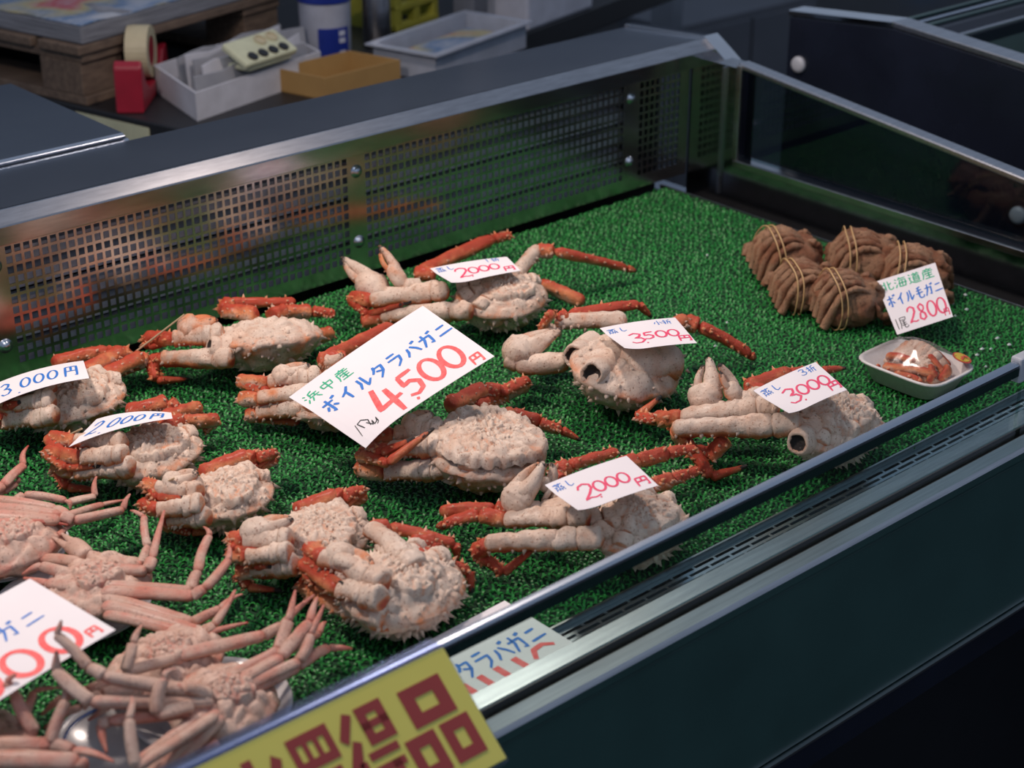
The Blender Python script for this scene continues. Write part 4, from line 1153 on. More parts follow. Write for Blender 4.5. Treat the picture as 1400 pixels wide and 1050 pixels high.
def snow_crab(seed, c, a, b, H, rot, legs, label, z=0.012, claws=(), bodykw={}):
    rnd = random.Random(seed)
    base = at(c[0], c[1], z + H * 0.5); base.z = z
    root = thing('snow_crab', base, label, 'crab', SG)
    kw = dict(mat='snow_crab_shell', spines=10, zr=0.55, plate=0.0050, skirt=0.30, cox=0.0088, spsize=0.003, nplate=75, coxn=0, top_spines=10, pale=0.08, dirt=0.22)
    kw.update(bodykw)
    body, W = crab_body(root, base, a, b, H, rot, rnd, **kw)
    belly_flap(root, W, a, b, H * 0.97, rnd, mat='snow_crab_shell', folds=5, ecc=(0, -0.15), size=0.40, amp=0.0018, pale=0.06)
    for l in legs:
        k2 = l[1] if len(l) > 1 else {}
        snow_leg(root, J(l[0]), rnd, **k2)
    for l in claws:
        P = J(l); mb = MB()
        seg_tube(mb, P[0], P[1], 0.0065, 0.0062, 0.12, 0.15, rnd, 0.05, dors=0.3, rough=0.05)
        seg_tube(mb, P[1], P[1].lerp(P[2], 0.55), 0.0066, 0.0078, 0.14, 0.16, rnd, 0.2, dors=0.3, rough=0.05)
        q = P[1].lerp(P[2], 0.5); u = (P[2] - P[1]).cross(Vector((0, 0, 1))).normalized()
        seg_tube(mb, q + u * 0.003, P[2] + u * 0.003, 0.0042, 0.0014, 0.2, 0.3, rnd, 0.05, taper=True, rough=0.04)
        cl = mb.build('claw', 'snow_crab_shell', root, smooth=True)
        mv = MB(); seg_tube(mv, q - u * 0.004, P[2] - u * 0.006, 0.0036, 0.0013, 0.2, 0.3, rnd, 0.05, taper=True, rough=0.04); mv.build('moving_finger', 'snow_crab_shell', cl, smooth=True)
    return root
def plate(c, r, label, band=False):
    p = at(c[0], c[1], 0.006); p.z = 0.0035
    o = thing('round_plate', p, label, 'plate', 'plates under the snow crabs')
    m = MB(); m.lathe(p, [(r * 0.55, 0.0), (r * 0.60, 0.0), (r * 0.95, 0.011), (r, 0.0125), (r * 0.99, 0.0140), (r * 0.93, 0.0125), (r * 0.58, 0.0022), (0.001, 0.0020)], 56); m.build('dish', 'plate_white', o, smooth=True)
    if band:
        m = MB(); m.lathe(p, [(r * 0.84, 0.0100), (r * 0.885, 0.0114), (r * 0.885, 0.0117), (r * 0.84, 0.0103)], 56, caps=False); m.build('blue_band', 'plate_blue', o, smooth=True)
    return o
plate((2, 762), 0.060, 'white plate under the snow crab with closed straight legs')
plate((100, 838), 0.066, 'white plate hidden mostly by the large white tag and a snow crab')
plate((290, 978), 0.062, 'white plate under the greyish snow crab next to the yellow sign')
plate((170, 1020), 0.050, 'white plate with a dark blue band among the snow crab legs', True)

snow_crab(31, (16, 748), 0.046, 0.042, 0.045, (0, 0, 0.2),
    [([(-30, 682, 5), (76, 696, 4.6), (90, 706, 4.6), (140, 690, 4), (176, 683, 3.6)], dict(r=0.0068)), ([(-30, 694, 5), (82, 706, 5), (100, 712, 4.6), (168, 697, 4), (178, 675, 5)], dict(r=0.0085)), ([(-30, 706, 5.4), (80, 712, 5)], dict(r=0.0082)),
     ([(-20, 717, 5.6), (33, 715, 5.4), (94, 718, 4.6)], dict(r=0.0055, red=0.35)), ([(20, 690, 4.4), (33, 676, 5), (90, 684, 4.6), (96, 697, 4)], dict(r=0.0058)), ([(94, 687, 3.6), (130, 679, 3.4), (132, 651, 4.6)], dict(r=0.0050)),
     ([(46, 748, 4), (78, 733, 4), (102, 716, 4)], dict(r=0.0058)), ([(-20, 676, 4), (4, 664, 4), (32, 636, 4), (39, 609, 4.6)], dict(r=0.0066, red=0.3)), ([(-20, 682, 3), (4, 673, 3), (22, 662, 3), (22, 652, 3.4)], dict(r=0.005, red=0.3))],
    'snow crab with straight legs bundled towards the turf edge of its plate')
snow_crab(32, (128, 806), 0.050, 0.046, 0.042, (0, 0, 0.3),
    [([(128, 778, 4.8), (200, 781, 4.6), (208, 764, 5), (225, 697, 6.4)], dict(r=0.0072)), ([(140, 776, 4.4), (194, 772, 4.2), (202, 748, 4.6), (197, 706, 5.6), (178, 698, 5.6)], dict(r=0.0056)),
     ([(138, 800, 4.6), (262, 808, 4.4), (270, 782, 5), (286, 733, 6), (278, 720, 6)], dict(r=0.0068)), ([(138, 810, 4.6), (264, 816, 4.4), (280, 805, 5), (312, 766, 5.6), (313, 745, 5.6)], dict(r=0.0074, red=0.24)),
     ([(138, 816, 4.4), (262, 851, 4), (300, 833, 4.2), (332, 812, 4.6)], dict(r=0.0066)), ([(140, 828, 4.4), (276, 866, 4), (292, 856, 4.2), (322, 806, 5.4)], dict(r=0.0076, red=0.2)), ([(142, 840, 4.2), (268, 871, 4), (340, 851, 4)], dict(r=0.006, red=0.25)),
     ([(108, 788, 4.6), (58, 774, 4.2), (30, 786, 3.6)], dict(r=0.0070)), ([(112, 802, 4.8), (66, 798, 4.4), (32, 790, 4)], dict(r=0.0070)), ([(110, 770, 4), (60, 764, 3.6), (40, 776, 3)], dict(r=0.0066))],
    'snow crab lying half under the large white tag with legs spread towards the king crabs', claws=[[(142, 768, 4), (120, 762, 4.2), (80, 731, 4.4)]])
snow_crab(33, (226, 908), 0.050, 0.042, 0.040, (0, 0, 0.2),
    [([(240, 898, 5.0), (360, 869, 5), (384, 856, 5), (430, 813, 6)], dict(r=0.0072)), ([(236, 900, 5.4), (172, 918, 7), (182, 880, 8.4), (195, 854, 9)], dict(r=0.0062, red=0.05)),
     ([(180, 920, 5), (120, 946, 4.6), (86, 953, 4.2), (56, 978, 3.4)], dict(r=0.0072)), ([(190, 936, 5), (140, 950, 5), (112, 966, 4.6), (60, 996, 3.4)], dict(r=0.0070)), ([(196, 940, 5), (150, 962, 4), (120, 985, 3)], dict(r=0.0066))],
    'cream coloured snow crab overlapped by long dark legs', z=0.014, bodykw=dict(pale=0.05))
snow_crab(34, (302, 964), 0.044, 0.044, 0.042, (0.1, 0, 0.6),
    [([(300, 934, 5.0), (380, 890, 5), (394, 850, 6), (404, 806, 7)], dict(r=0.0066)), ([(304, 944, 5.0), (384, 900, 5), (424, 852, 6), (434, 816, 6.6)], dict(r=0.0074)), ([(308, 952, 4.8), (408, 905, 4.6), (424, 868, 5.6), (443, 826, 6.6)], dict(r=0.0062)),
     ([(310, 962, 4.4), (406, 911, 4.2), (448, 886, 3.8), (482, 887, 3.4)], dict(r=0.0068, red=0.28)), ([(304, 948, 4.2), (390, 893, 4), (436, 866, 4), (446, 850, 4.2)], dict(r=0.006)),
     ([(296, 978, 5), (186, 1050, 7), (176, 984, 9.0), (180, 952, 9.6)], dict(r=0.0056, red=0.1)), ([(290, 970, 5), (150, 986, 6.6), (136, 990, 6.4), (146, 1030, 5.6)], dict(r=0.0064, red=0.3)),
     ([(292, 950, 5.6), (142, 925, 9.2), (122, 913, 9.6), (77, 868, 11.4), (84, 848, 12.4)], dict(r=0.0072, red=0.04, tipdark=0.6)), ([(292, 960, 5.4), (126, 960, 8.2), (76, 916, 9.6), (77, 890, 11)], dict(r=0.0072, red=0.06, tipdark=0.6)),
     ([(296, 966, 4.8), (190, 1044, 5.4)], dict(r=0.0072)), ([(298, 974, 4.8), (206, 1062, 5)], dict(r=0.0072)), ([(304, 980, 4.6), (222, 1064, 4.4)], dict(r=0.0064)), ([(262, 964, 6), (214, 978, 6.6), (224, 928, 8.4), (241, 914, 8.8)], dict(r=0.0066, red=0.05)), ([(300, 1016, 4), (262, 1034, 3.6)], dict(r=0.005, red=0.4)), ([(280, 950, 6), (250, 940, 7), (232, 946, 7)], dict(r=0.0068))],
    'greyish snow crab next to the yellow sign, its dark legs raised over others', z=0.014, bodykw=dict(pale=0.02, dirt=0.35))
snow_crab(35, (-60, 1030), 0.050, 0.045, 0.045, (0, 0, 0.2),
    [
     ([(-30, 1018, 6), (72, 1018, 6), (100, 1026, 6), (156, 1042, 6)], dict(r=0.0074)), ([(-30, 1040, 6.4), (106, 1042, 6.4), (120, 1052, 6)], dict(r=0.009)), ([(-40, 1026, 4), (48, 1002, 6), (20, 950, 8), (8, 932, 9), (22, 922, 9.6)], dict(r=0.0066, red=0.30, tipdark=0.5)), ([(-40, 1030, 4), (68, 1018, 6.2), (90, 958, 8), (78, 930, 8.6)], dict(r=0.0062)),
     ([(-40, 1020, 4), (36, 1006, 5), (30, 985, 5.6), (46, 945, 7), (84, 940, 7)], dict(r=0.0058, red=0.3))],
    'snow crab in the corner below the large white sign, mostly legs', z=0.012)

# ------------------------------------------------------------------ hair crabs tied with bands
HG = 'tied hair crabs heaped beside the end glass'
def hair_crab(seed, c, a, b, H, rz, label, z=0.002, tilt=(0, 0)):
    rnd = random.Random(seed)
    base = at(c[0], c[1], z + H * 0.45); base.z = z
    root = thing('hair_crab', base, label, 'crab', HG)
    Rm = Matrix.Rotation(rz, 3, 'Z') @ Matrix.Rotation(tilt[0], 3, 'X') @ Matrix.Rotation(tilt[1], 3, 'Y')
    sd = rnd.random() * 30
    def S(x, y, off=0.0):
        """point over the bundle's upper surface"""
        q = max(0.0, 1 - (abs(x) / a) ** 2.6 - (abs(y) / b) ** 2.6)
        return Vector((x, y, H * (0.30 + 0.62 * q ** 0.6) + off))
    def W(p): return base + Rm @ Vector((p[0], p[1], p[2] - H * 0.5)) + Vector((0, 0, H * 0.5))
    mb = MB(); NS, NR = 64, 26
    vs, cs = [], []
    for j in range(NR + 1):
        ph = -math.pi / 2 + math.pi * j / NR
        for k in range(NS):
            t = 2 * math.pi * k / NS
            e = lambda v, p: math.copysign(abs(v) ** p, v)
            x = a * 0.97 * e(math.cos(t), 0.85) * math.cos(ph) ** 0.7 if abs(math.cos(ph)) > 1e-6 else 0
            y = b * 0.97 * e(math.sin(t), 0.85) * math.cos(ph) ** 0.7 if abs(math.cos(ph)) > 1e-6 else 0
            zz = H * (0.47 + 0.45 * math.sin(ph))
            n_ = 0.006 * nz3((x, y, zz), 55, sd) + 0.0032 * nz3((x, y, zz), 150, sd) + 0.0014 * nz3((x, y, zz), 380, sd)
            nrm = Vector((x, y, zz - H * 0.45)).normalized()
            q = Vector((x, y, zz)) + nrm * n_
            if zz < 0.004: q.z = max(q.z, 0.0)
            vs.append(W(q)); cs.append((clamp(0.42 + 0.5 * nz3((x, y, zz), 40, sd)) + 0.001, 0, 0))
    fs = [(j * NS + k, j * NS + (k + 1) % NS, (j + 1) * NS + (k + 1) % NS, (j + 1) * NS + k) for j in range(NR) for k in range(NS)]
    mb.add(vs, fs, cs); mb.build('body', 'hair_crab_shell', root, smooth=True)
    # legs folded in side by side over the belly: long ridges drawn together towards the middle
    for sgn, nleg in ((-1, 6), (1, 3)):
        for j in range(nleg):
            f0 = j / (nleg - 1)
            y0 = b * (-0.80 + 1.55 * f0)
            lm = MB(); pts = []
            for k in range(10):
                f = k / 9
                x = sgn * a * (1.02 - (1.02 + (0.45 if sgn < 0 else -0.45)) * f)
                y = y0 * (1.0 - 0.30 * f ** 1.2) + b * 0.20 * math.sin(f * 2.6 + 0.3 * j) * (1 if sgn < 0 else -1)
                if k == 0:
                    p = Vector((sgn * a * 0.98, y0, H * 0.20))
                else:
                    p = S(x, y, 0.002 + 0.004 * math.sin(math.pi * min(1, f * 1.1)) - 0.004 * max(0, f - 0.8) * 5)
                pts.append(W(p))
            rads = [r0_ * (0.85 + 0.3 * rnd.random()) for r0_ in (0.0048, 0.0052, 0.0050, 0.0050, 0.0046, 0.0042, 0.0042, 0.0034, 0.0026, 0.0010)]
            # smooth ridged tube
            vs, cs = [], []; n_s = 10
            P2, R2 = [], []
            for k in range(len(pts) - 1):
                for i in range(3):
                    g = i / 3
                    P2.append(pts[k].lerp(pts[k + 1], g)); R2.append(rads[k] + (rads[k + 1] - rads[k]) * g)
            P2.append(pts[-1]); R2.append(rads[-1])
            sj = rnd.random() * 20; base_red = 0.12 + 0.42 * rnd.random()
            for k, p in enumerate(P2):
                d_ = (P2[min(k + 1, len(P2) - 1)] - P2[max(k - 1, 0)]).normalized()
                u_ = d_.cross(Vector((0, 0, 1))); u_ = u_.normalized() if u_.length > 1e-4 else Vector((1, 0, 0))
                w2 = u_.cross(d_)
                joint = 1 + 0.16 * (k in (8, 9, 17, 18))
                for i in range(n_s):
                    t = 2 * math.pi * i / n_s
                    nn = u_ * math.cos(t) + w2 * math.sin(t)
                    q_ = p + nn * R2[k] * joint
                    q_ = q_ + nn * (0.0013 * nz3(q_, 190, sj) + 0.0008 * nz3(q_, 420, sj))
                    vs.append(q_)
                    cs.append((clamp(base_red - 0.20 * math.sin(t) + 0.55 * nz3(q_, 75, sj)) + 0.001, 0, 0))  # upper side paler: highlight painted into the leg colour
            fs = [(k * n_s + i, k * n_s + (i + 1) % n_s, (k + 1) * n_s + (i + 1) % n_s, (k + 1) * n_s + i) for k in range(len(P2) - 1) for i in range(n_s)]
            lm.add(vs, fs, cs)
            lm.build('leg', 'hair_crab_shell', root, smooth=True)
    for off in (-0.62, -0.44):
        pts = []
        for k in range(36):
            t = 2 * math.pi * k / 36
            yy = b * 1.07 * math.cos(t); xx = a * (off + 0.06 * math.sin(3 * t + sd) * 0.6)
            if math.sin(t) >= 0:
                q = max(0.0, 1 - abs(math.cos(t)) ** 2.6)
                zz = H * (0.34 + 0.74 * q ** 0.6) + 0.003
            else:
                zz = H * (0.34 + 0.30 * math.sin(t))
            pts.append(W(Vector((xx, yy, max(zz, 0.001)))))
        m = MB(); m.wire(pts, 0.0009, 6, True); m.build('rubber_band', 'band_rubber', root, smooth=True)
    return root
hair_crab(41, (1076, 352), 0.042, 0.040, 0.058, -0.45, 'hair crab with broad pale belly, tied with bands, farthest from the price card', tilt=(0.25, 0.0))
hair_crab(42, (1184, 356), 0.044, 0.040, 0.058, -0.75, 'hair crab with legs folded tight against the dark end wall between two others', tilt=(0.25, 0.0))
hair_crab(43, (1104, 394), 0.040, 0.036, 0.050, -0.55, 'hair crab with two slanting rubber bands at the front of the heap', tilt=(0.25, 0.0))
hair_crab(44, (1160, 411), 0.040, 0.037, 0.056, -0.5, 'hair crab squeezed between the price card and the other tied crabs', tilt=(0.25, 0.0))
hair_crab(45, (1254, 376), 0.040, 0.036, 0.056, -0.9, 'hair crab partly hidden behind the 2800 yen price card', tilt=(0.25, 0.0))

# ------------------------------------------------------------------ foam tray pack
tc = (at(1174.6, 486, 0.03) + at(1331, 500, 0.03)) / 2
tray = thing('foam_tray', (tc.x, tc.y, 0.0035), 'white foam tray wrapped in film holding a piece of crab', 'food tray')
tu = Vector((0.0805, 0.001, 0)).normalized(); tv = Vector((-tu.y, tu.x, 0))
# axes of the tray: short side along tu (8 cm), long side along tv (10 cm)
def rr_pt(hx, hy, rad, k, n_):
    """point k of n_ on a rounded rectangle"""
    t = 2 * math.pi * k / n_
    cxx, syy = math.cos(t), math.sin(t)
    e = 5.0
    q = (abs(cxx) ** e + abs(syy) ** e) ** (-1 / e)
    return hx * cxx * q, hy * syy * q
def loft(mb, rings, n_=56, close=True):
    vs = []
    for hx, hy, z in rings:
        for k in range(n_):
            x, y = rr_pt(hx, hy, 0, k, n_)
            p = tc + tu * x + tv * y; vs.append(Vector((p.x, p.y, z)))
    fs = [(j * n_ + k, j * n_ + (k + 1) % n_, (j + 1) * n_ + (k + 1) % n_, (j + 1) * n_ + k) for j in range(len(rings) - 1) for k in range(n_)]
    if close:
        fs += [tuple(range(n_))[::-1], tuple(range((len(rings) - 1) * n_, len(rings) * n_))]
    mb.add(vs, fs)
m = MB(); loft(m, [(0.028, 0.036, 0.0038), (0.031, 0.040, 0.005), (0.0395, 0.0500, 0.0255), (0.0425, 0.0530, 0.0262), (0.0430, 0.0535, 0.0280), (0.0420, 0.0525, 0.0290), (0.0385, 0.0490, 0.0280), (0.030, 0.039, 0.0085), (0.028, 0.036, 0.0075)]); m.build('tray_shell', 'foam_white', tray, smooth=True)
rndp = random.Random(77)
def tp(x, y, z, k=1.0):
    p = tc + tu * x + tv * y; return Vector((p.x, p.y, z))
def tq(x, y, z):
    return tp(x * 0.98 + 0.004, y * 0.98, 0.013 + (z - 0.010) * 1.22)
piece = thing('crab_portion', tp(0, 0, 0.009), 'orange and cream crab body piece under film in the foam tray', 'crab portion')
mb = MB()
for k in range(9):
    y = -0.028 + 0.0062 * k
    seg_tube(mb, tq(-0.012 - 0.004 * math.sin(k), y + 0.006, 0.013), tq(0.018, y, 0.034 - 0.0006 * (k - 5) ** 2), 0.0078, 0.0072, 0.10, 0.22, rndp, 0.15, dors=0.25, rough=0.2)
mb.build('flesh', 'king_crab_shell', piece, smooth=True)
for q0, q1, r_ in (((-0.024, 0.028, 0.016), (-0.012, -0.034, 0.022), 0.0052), ((-0.016, 0.030, 0.022), (-0.014, -0.006, 0.028), 0.0046), ((0.010, -0.030, 0.022), (-0.010, -0.036, 0.018), 0.0048), ((-0.030, 0.010, 0.014), (-0.026, -0.024, 0.016), 0.0036), ((0.022, -0.026, 0.018), (0.014, -0.006, 0.030), 0.0044), ((0.000, -0.034, 0.018), (0.004, -0.010, 0.030), 0.0044), ((-0.004, 0.034, 0.016), (0.014, 0.026, 0.024), 0.0040), ((0.024, -0.016, 0.018), (0.026, 0.012, 0.020), 0.0038), ((-0.020, -0.030, 0.016), (-0.006, -0.020, 0.026), 0.0036)):
    mb = MB(); seg_tube(mb, tq(*q0), tq(*q1), r_, r_ * 0.8, 0.40, 0.62, rndp, 0.0, dors=0.2, rough=0.34, stripe=0.3, nr=20, bend=Vector((rndp.uniform(-1, 1), rndp.uniform(-1, 1), 0.5)) * 0.004)
    seg_spines(mb, tq(*q0), tq(*q1), r_, 5, rndp, 0.004, 0.4)
    mb.build('leg_piece', 'king_crab_shell', piece, smooth=True)
mb = MB()
for k in range(5):
    seg_tube(mb, tq(-0.026 + 0.004 * k, 0.034 - 0.01 * k, 0.012), tq(-0.030, 0.030 - 0.014 * k, 0.018), 0.0032, 0.002, 0.3, 0.4, rndp, 0.1, rough=0.2)
mb.build('leg_tips', 'king_crab_shell', piece, smooth=True)
# cling film stretched over it
m = MB(); NX = 22
vs = []
for j in range(NX + 1):
    for i in range(NX + 1):
        u_ = -1 + 2 * i / NX; v_ = -1 + 2 * j / NX
        x, y = 0.0412 * u_, 0.0517 * v_
        e = max(abs(u_), abs(v_))
        z = 0.0296 + 0.0230 * max(0, (1 - e ** 2)) * math.exp(-((u_ - 0.25) ** 2) * 0.9 - (v_ + 0.05) ** 2 * 0.6) + 0.0011 * nz3((x, y, 0), 140, 3) * (1 - e ** 4)
        p = tp(x, y, z); vs.append(p)
m.add(vs, [(j * (NX + 1) + i, j * (NX + 1) + i + 1, (j + 1) * (NX + 1) + i + 1, (j + 1) * (NX + 1) + i) for j in range(NX) for i in range(NX)])
m.build('cling_film', 'film', tray, smooth=True)
sp_ = tp(0.029, -0.037, 0.0365)
m = MB(); m.lathe(sp_, [(0.0105, 0), (0.0105, 0.0006)], 36, (0.15, -0.25, 1)); so = m.build('round_sticker', 'sticker_red', tray)
m = MB(); m.lathe(sp_ + Vector((0, 0, 0.0007)), [(0.0086, 0), (0.0086, 0.0004)], 36, (0.15, -0.25, 1)); m.build('sticker_centre', 'sticker_yellow', so)
for k in range(3):
    m = MB(); q = sp_ + Vector((-0.004 + 0.004 * k, -0.0018 + 0.0018 * (k % 2), 0.0012)); m.box(q.x - 0.0012, q.x + 0.0012, q.y - 0.003, q.y + 0.003, q.z, q.z + 0.0003); m.build('sticker_mark', 'sticker_red', so)

# ------------------------------------------------------------------ handwritten price tags
DAK = [[(.80, .98), (.86, .84)], [(.93, 1.02), (.99, .88)]]
def ell(cx_, cy_, rx, ry, a0=100, a1=470, n_=22):
    return [(cx_ + rx * math.cos(math.radians(a0 + (a1 - a0) * k / n_)), cy_ + ry * math.sin(math.radians(a0 + (a1 - a0) * k / n_))) for k in range(n_ + 1)]
GL = {
 '0': [ell(.5, .5, .38, .45)],
 '1': [[(.5, .95), (.5, .05)]],
 '2': [[(.12, .72), (.22, .90), (.48, .97), (.74, .84), (.74, .62), (.50, .36), (.12, .06), (.40, .12), (.65, .05), (.92, .10)]],
 '3': [[(.14, .84), (.42, .96), (.70, .82), (.62, .62), (.38, .52), (.66, .46), (.80, .26), (.58, .06), (.26, .05), (.10, .18)]],
 '4': [[(.38, .98), (.10, .36), (.95, .44)], [(.68, .80), (.60, .00)]],
 '5': [[(.24, .92), (.20, .54), (.50, .60), (.78, .42), (.70, .14), (.40, .03), (.10, .12)], [(.22, .92), (.85, .95)]],
 '8': [[(.72, .80), (.50, .97), (.24, .82), (.34, .60), (.70, .36), (.74, .14), (.48, .02), (.20, .16), (.30, .42), (.68, .62), (.74, .80)]],
 ',': [[(.50, .10), (.40, -.08)]],
 'bo': [[(.05, .70), (.78, .74)], [(.42, .98), (.44, .02), (.30, .12)], [(.26, .48), (.08, .22)], [(.60, .46), (.82, .26)]] + DAK,
 'i': [[(.78, .96), (.50, .66), (.12, .46)], [(.48, .66), (.50, .02)]],
 'ru': [[(.28, .86), (.28, .45), (.06, .08)], [(.56, .94), (.56, .10), (.95, .46)]],
 'ta': [[(.40, .98), (.28, .70), (.08, .50)], [(.36, .82), (.84, .84), (.70, .42), (.26, .00)], [(.34, .58), (.66, .42)]],
 'ra': [[(.22, .94), (.78, .96)], [(.10, .64), (.88, .66), (.74, .30), (.34, .00)]],
 'ba': [[(.34, .70), (.26, .40), (.04, .10)], [(.56, .74), (.80, .42), (.92, .10)]] + DAK,
 'ga': [[(.06, .66), (.80, .70), (.72, .10), (.54, .18)], [(.40, .96), (.38, .54), (.08, .04)]] + DAK,
 'ni': [[(.22, .74), (.80, .78)], [(.04, .20), (.98, .26)]],
 'shi': [[(.35, .92), (.30, .30), (.45, .08), (.78, .25)]],
 'en': [[(.12, .90), (.08, .04)], [(.12, .90), (.88, .92), (.90, .06), (.74, .12)], [(.50, .90), (.50, .52)], [(.12, .50), (.88, .52)]],
 'hama': [[(.08, .88), (.20, .76)], [(.02, .60), (.14, .50)], [(.04, .06), (.22, .36)], [(.72, .96), (.40, .84)], [(.42, .86), (.40, .46)], [(.42, .66), (.92, .68)], [(.70, .66), (.70, .44)], [(.30, .44), (.98, .46)], [(.50, .36), (.34, .06)], [(.74, .36), (.94, .06)]],
 'naka': [[(.14, .74), (.16, .40)], [(.14, .74), (.86, .78), (.82, .42)], [(.16, .42), (.82, .44)], [(.50, .98), (.50, .00)]],
 'san': [[(.50, 1.0), (.50, .88)], [(.16, .86), (.86, .88)], [(.34, .84), (.38, .72)], [(.68, .84), (.62, .72)], [(.10, .70), (.94, .72)], [(.14, .70), (.12, .30), (.02, .04)], [(.36, .58), (.24, .42)], [(.32, .50), (.84, .52)], [(.56, .62), (.56, .06)], [(.30, .30), (.82, .32)], [(.20, .06), (.96, .08)]],
 'kita': [[(.08, .66), (.38, .68)], [(.36, .94), (.36, .12)], [(.04, .20), (.36, .34)], [(.62, .92), (.62, .18), (.70, .08), (.94, .14), (.94, .28)], [(.88, .72), (.62, .54)]],
 'umi': [[(.08, .88), (.20, .76)], [(.02, .60), (.14, .50)], [(.04, .06), (.20, .36)], [(.48, .98), (.34, .74)], [(.42, .84), (.94, .86)], [(.44, .68), (.36, .10), (.84, .10), (.90, .68), (.44, .68)], [(.28, .40), (.99, .42)], [(.64, .62), (.60, .18)]],
 'michi': [[(.10, .92), (.22, .80)], [(.04, .60), (.20, .62), (.12, .40), (.20, .20)], [(.02, .06), (.22, .18), (.50, .04), (.98, .04)], [(.50, .98), (.56, .86)], [(.82, .98), (.74, .86)], [(.34, .82), (.96, .84)], [(.64, .82), (.58, .70)], [(.44, .68), (.44, .18)], [(.44, .68), (.86, .68), (.86, .18), (.44, .20)], [(.44, .52), (.86, .52)], [(.44, .36), (.86, .36)]],
 'ke': [[(.70, .96), (.26, .86)], [(.18, .66), (.80, .72)], [(.10, .42), (.90, .50)], [(.44, .88), (.42, .14), (.54, .04), (.88, .06), (.94, .24)]],
 'mushi': [[(.08, .84), (.92, .86)], [(.34, .96), (.34, .76)], [(.66, .96), (.66, .76)], [(.34, .68), (.64, .70), (.50, .58), (.50, .24)], [(.10, .52), (.36, .52), (.14, .28)], [(.84, .60), (.66, .46), (.94, .28)], [(.10, .18), (.90, .20)], [(.16, .10), (.10, .00)], [(.40, .10), (.42, .00)], [(.62, .10), (.66, .00)], [(.84, .10), (.92, .00)]],
 'ori': [[(.04, .72), (.42, .76)], [(.26, .98), (.26, .06), (.14, .14)], [(.04, .34), (.44, .48)], [(.90, .96), (.58, .84)], [(.58, .84), (.56, .40), (.46, .08)], [(.58, .58), (.98, .60)], [(.80, .58), (.80, .02)]],
 'chiisai': [[(.52, .96), (.52, .06), (.40, .14)], [(.26, .66), (.06, .28)], [(.72, .66), (.94, .30)]],
 'o_tail': [[(.16, .94), (.86, .94), (.84, .74), (.18, .74)], [(.16, .94), (.16, .40), (.02, .04)], [(.76, .66), (.34, .60)], [(.28, .44), (.84, .48)], [(.24, .28), (.90, .32)], [(.56, .62), (.54, .12), (.66, .04), (.94, .10), (.96, .22)]],
 'hiki': [[(.02, .92), (.34, .98), (.60, .70), (.44, .30)], [(.40, .62), (.56, .20), (.70, .50), (.62, .16), (.86, .26), (.98, .50), (.90, .16), (.72, .06)], [(.10, .40), (.02, .92)]],
}
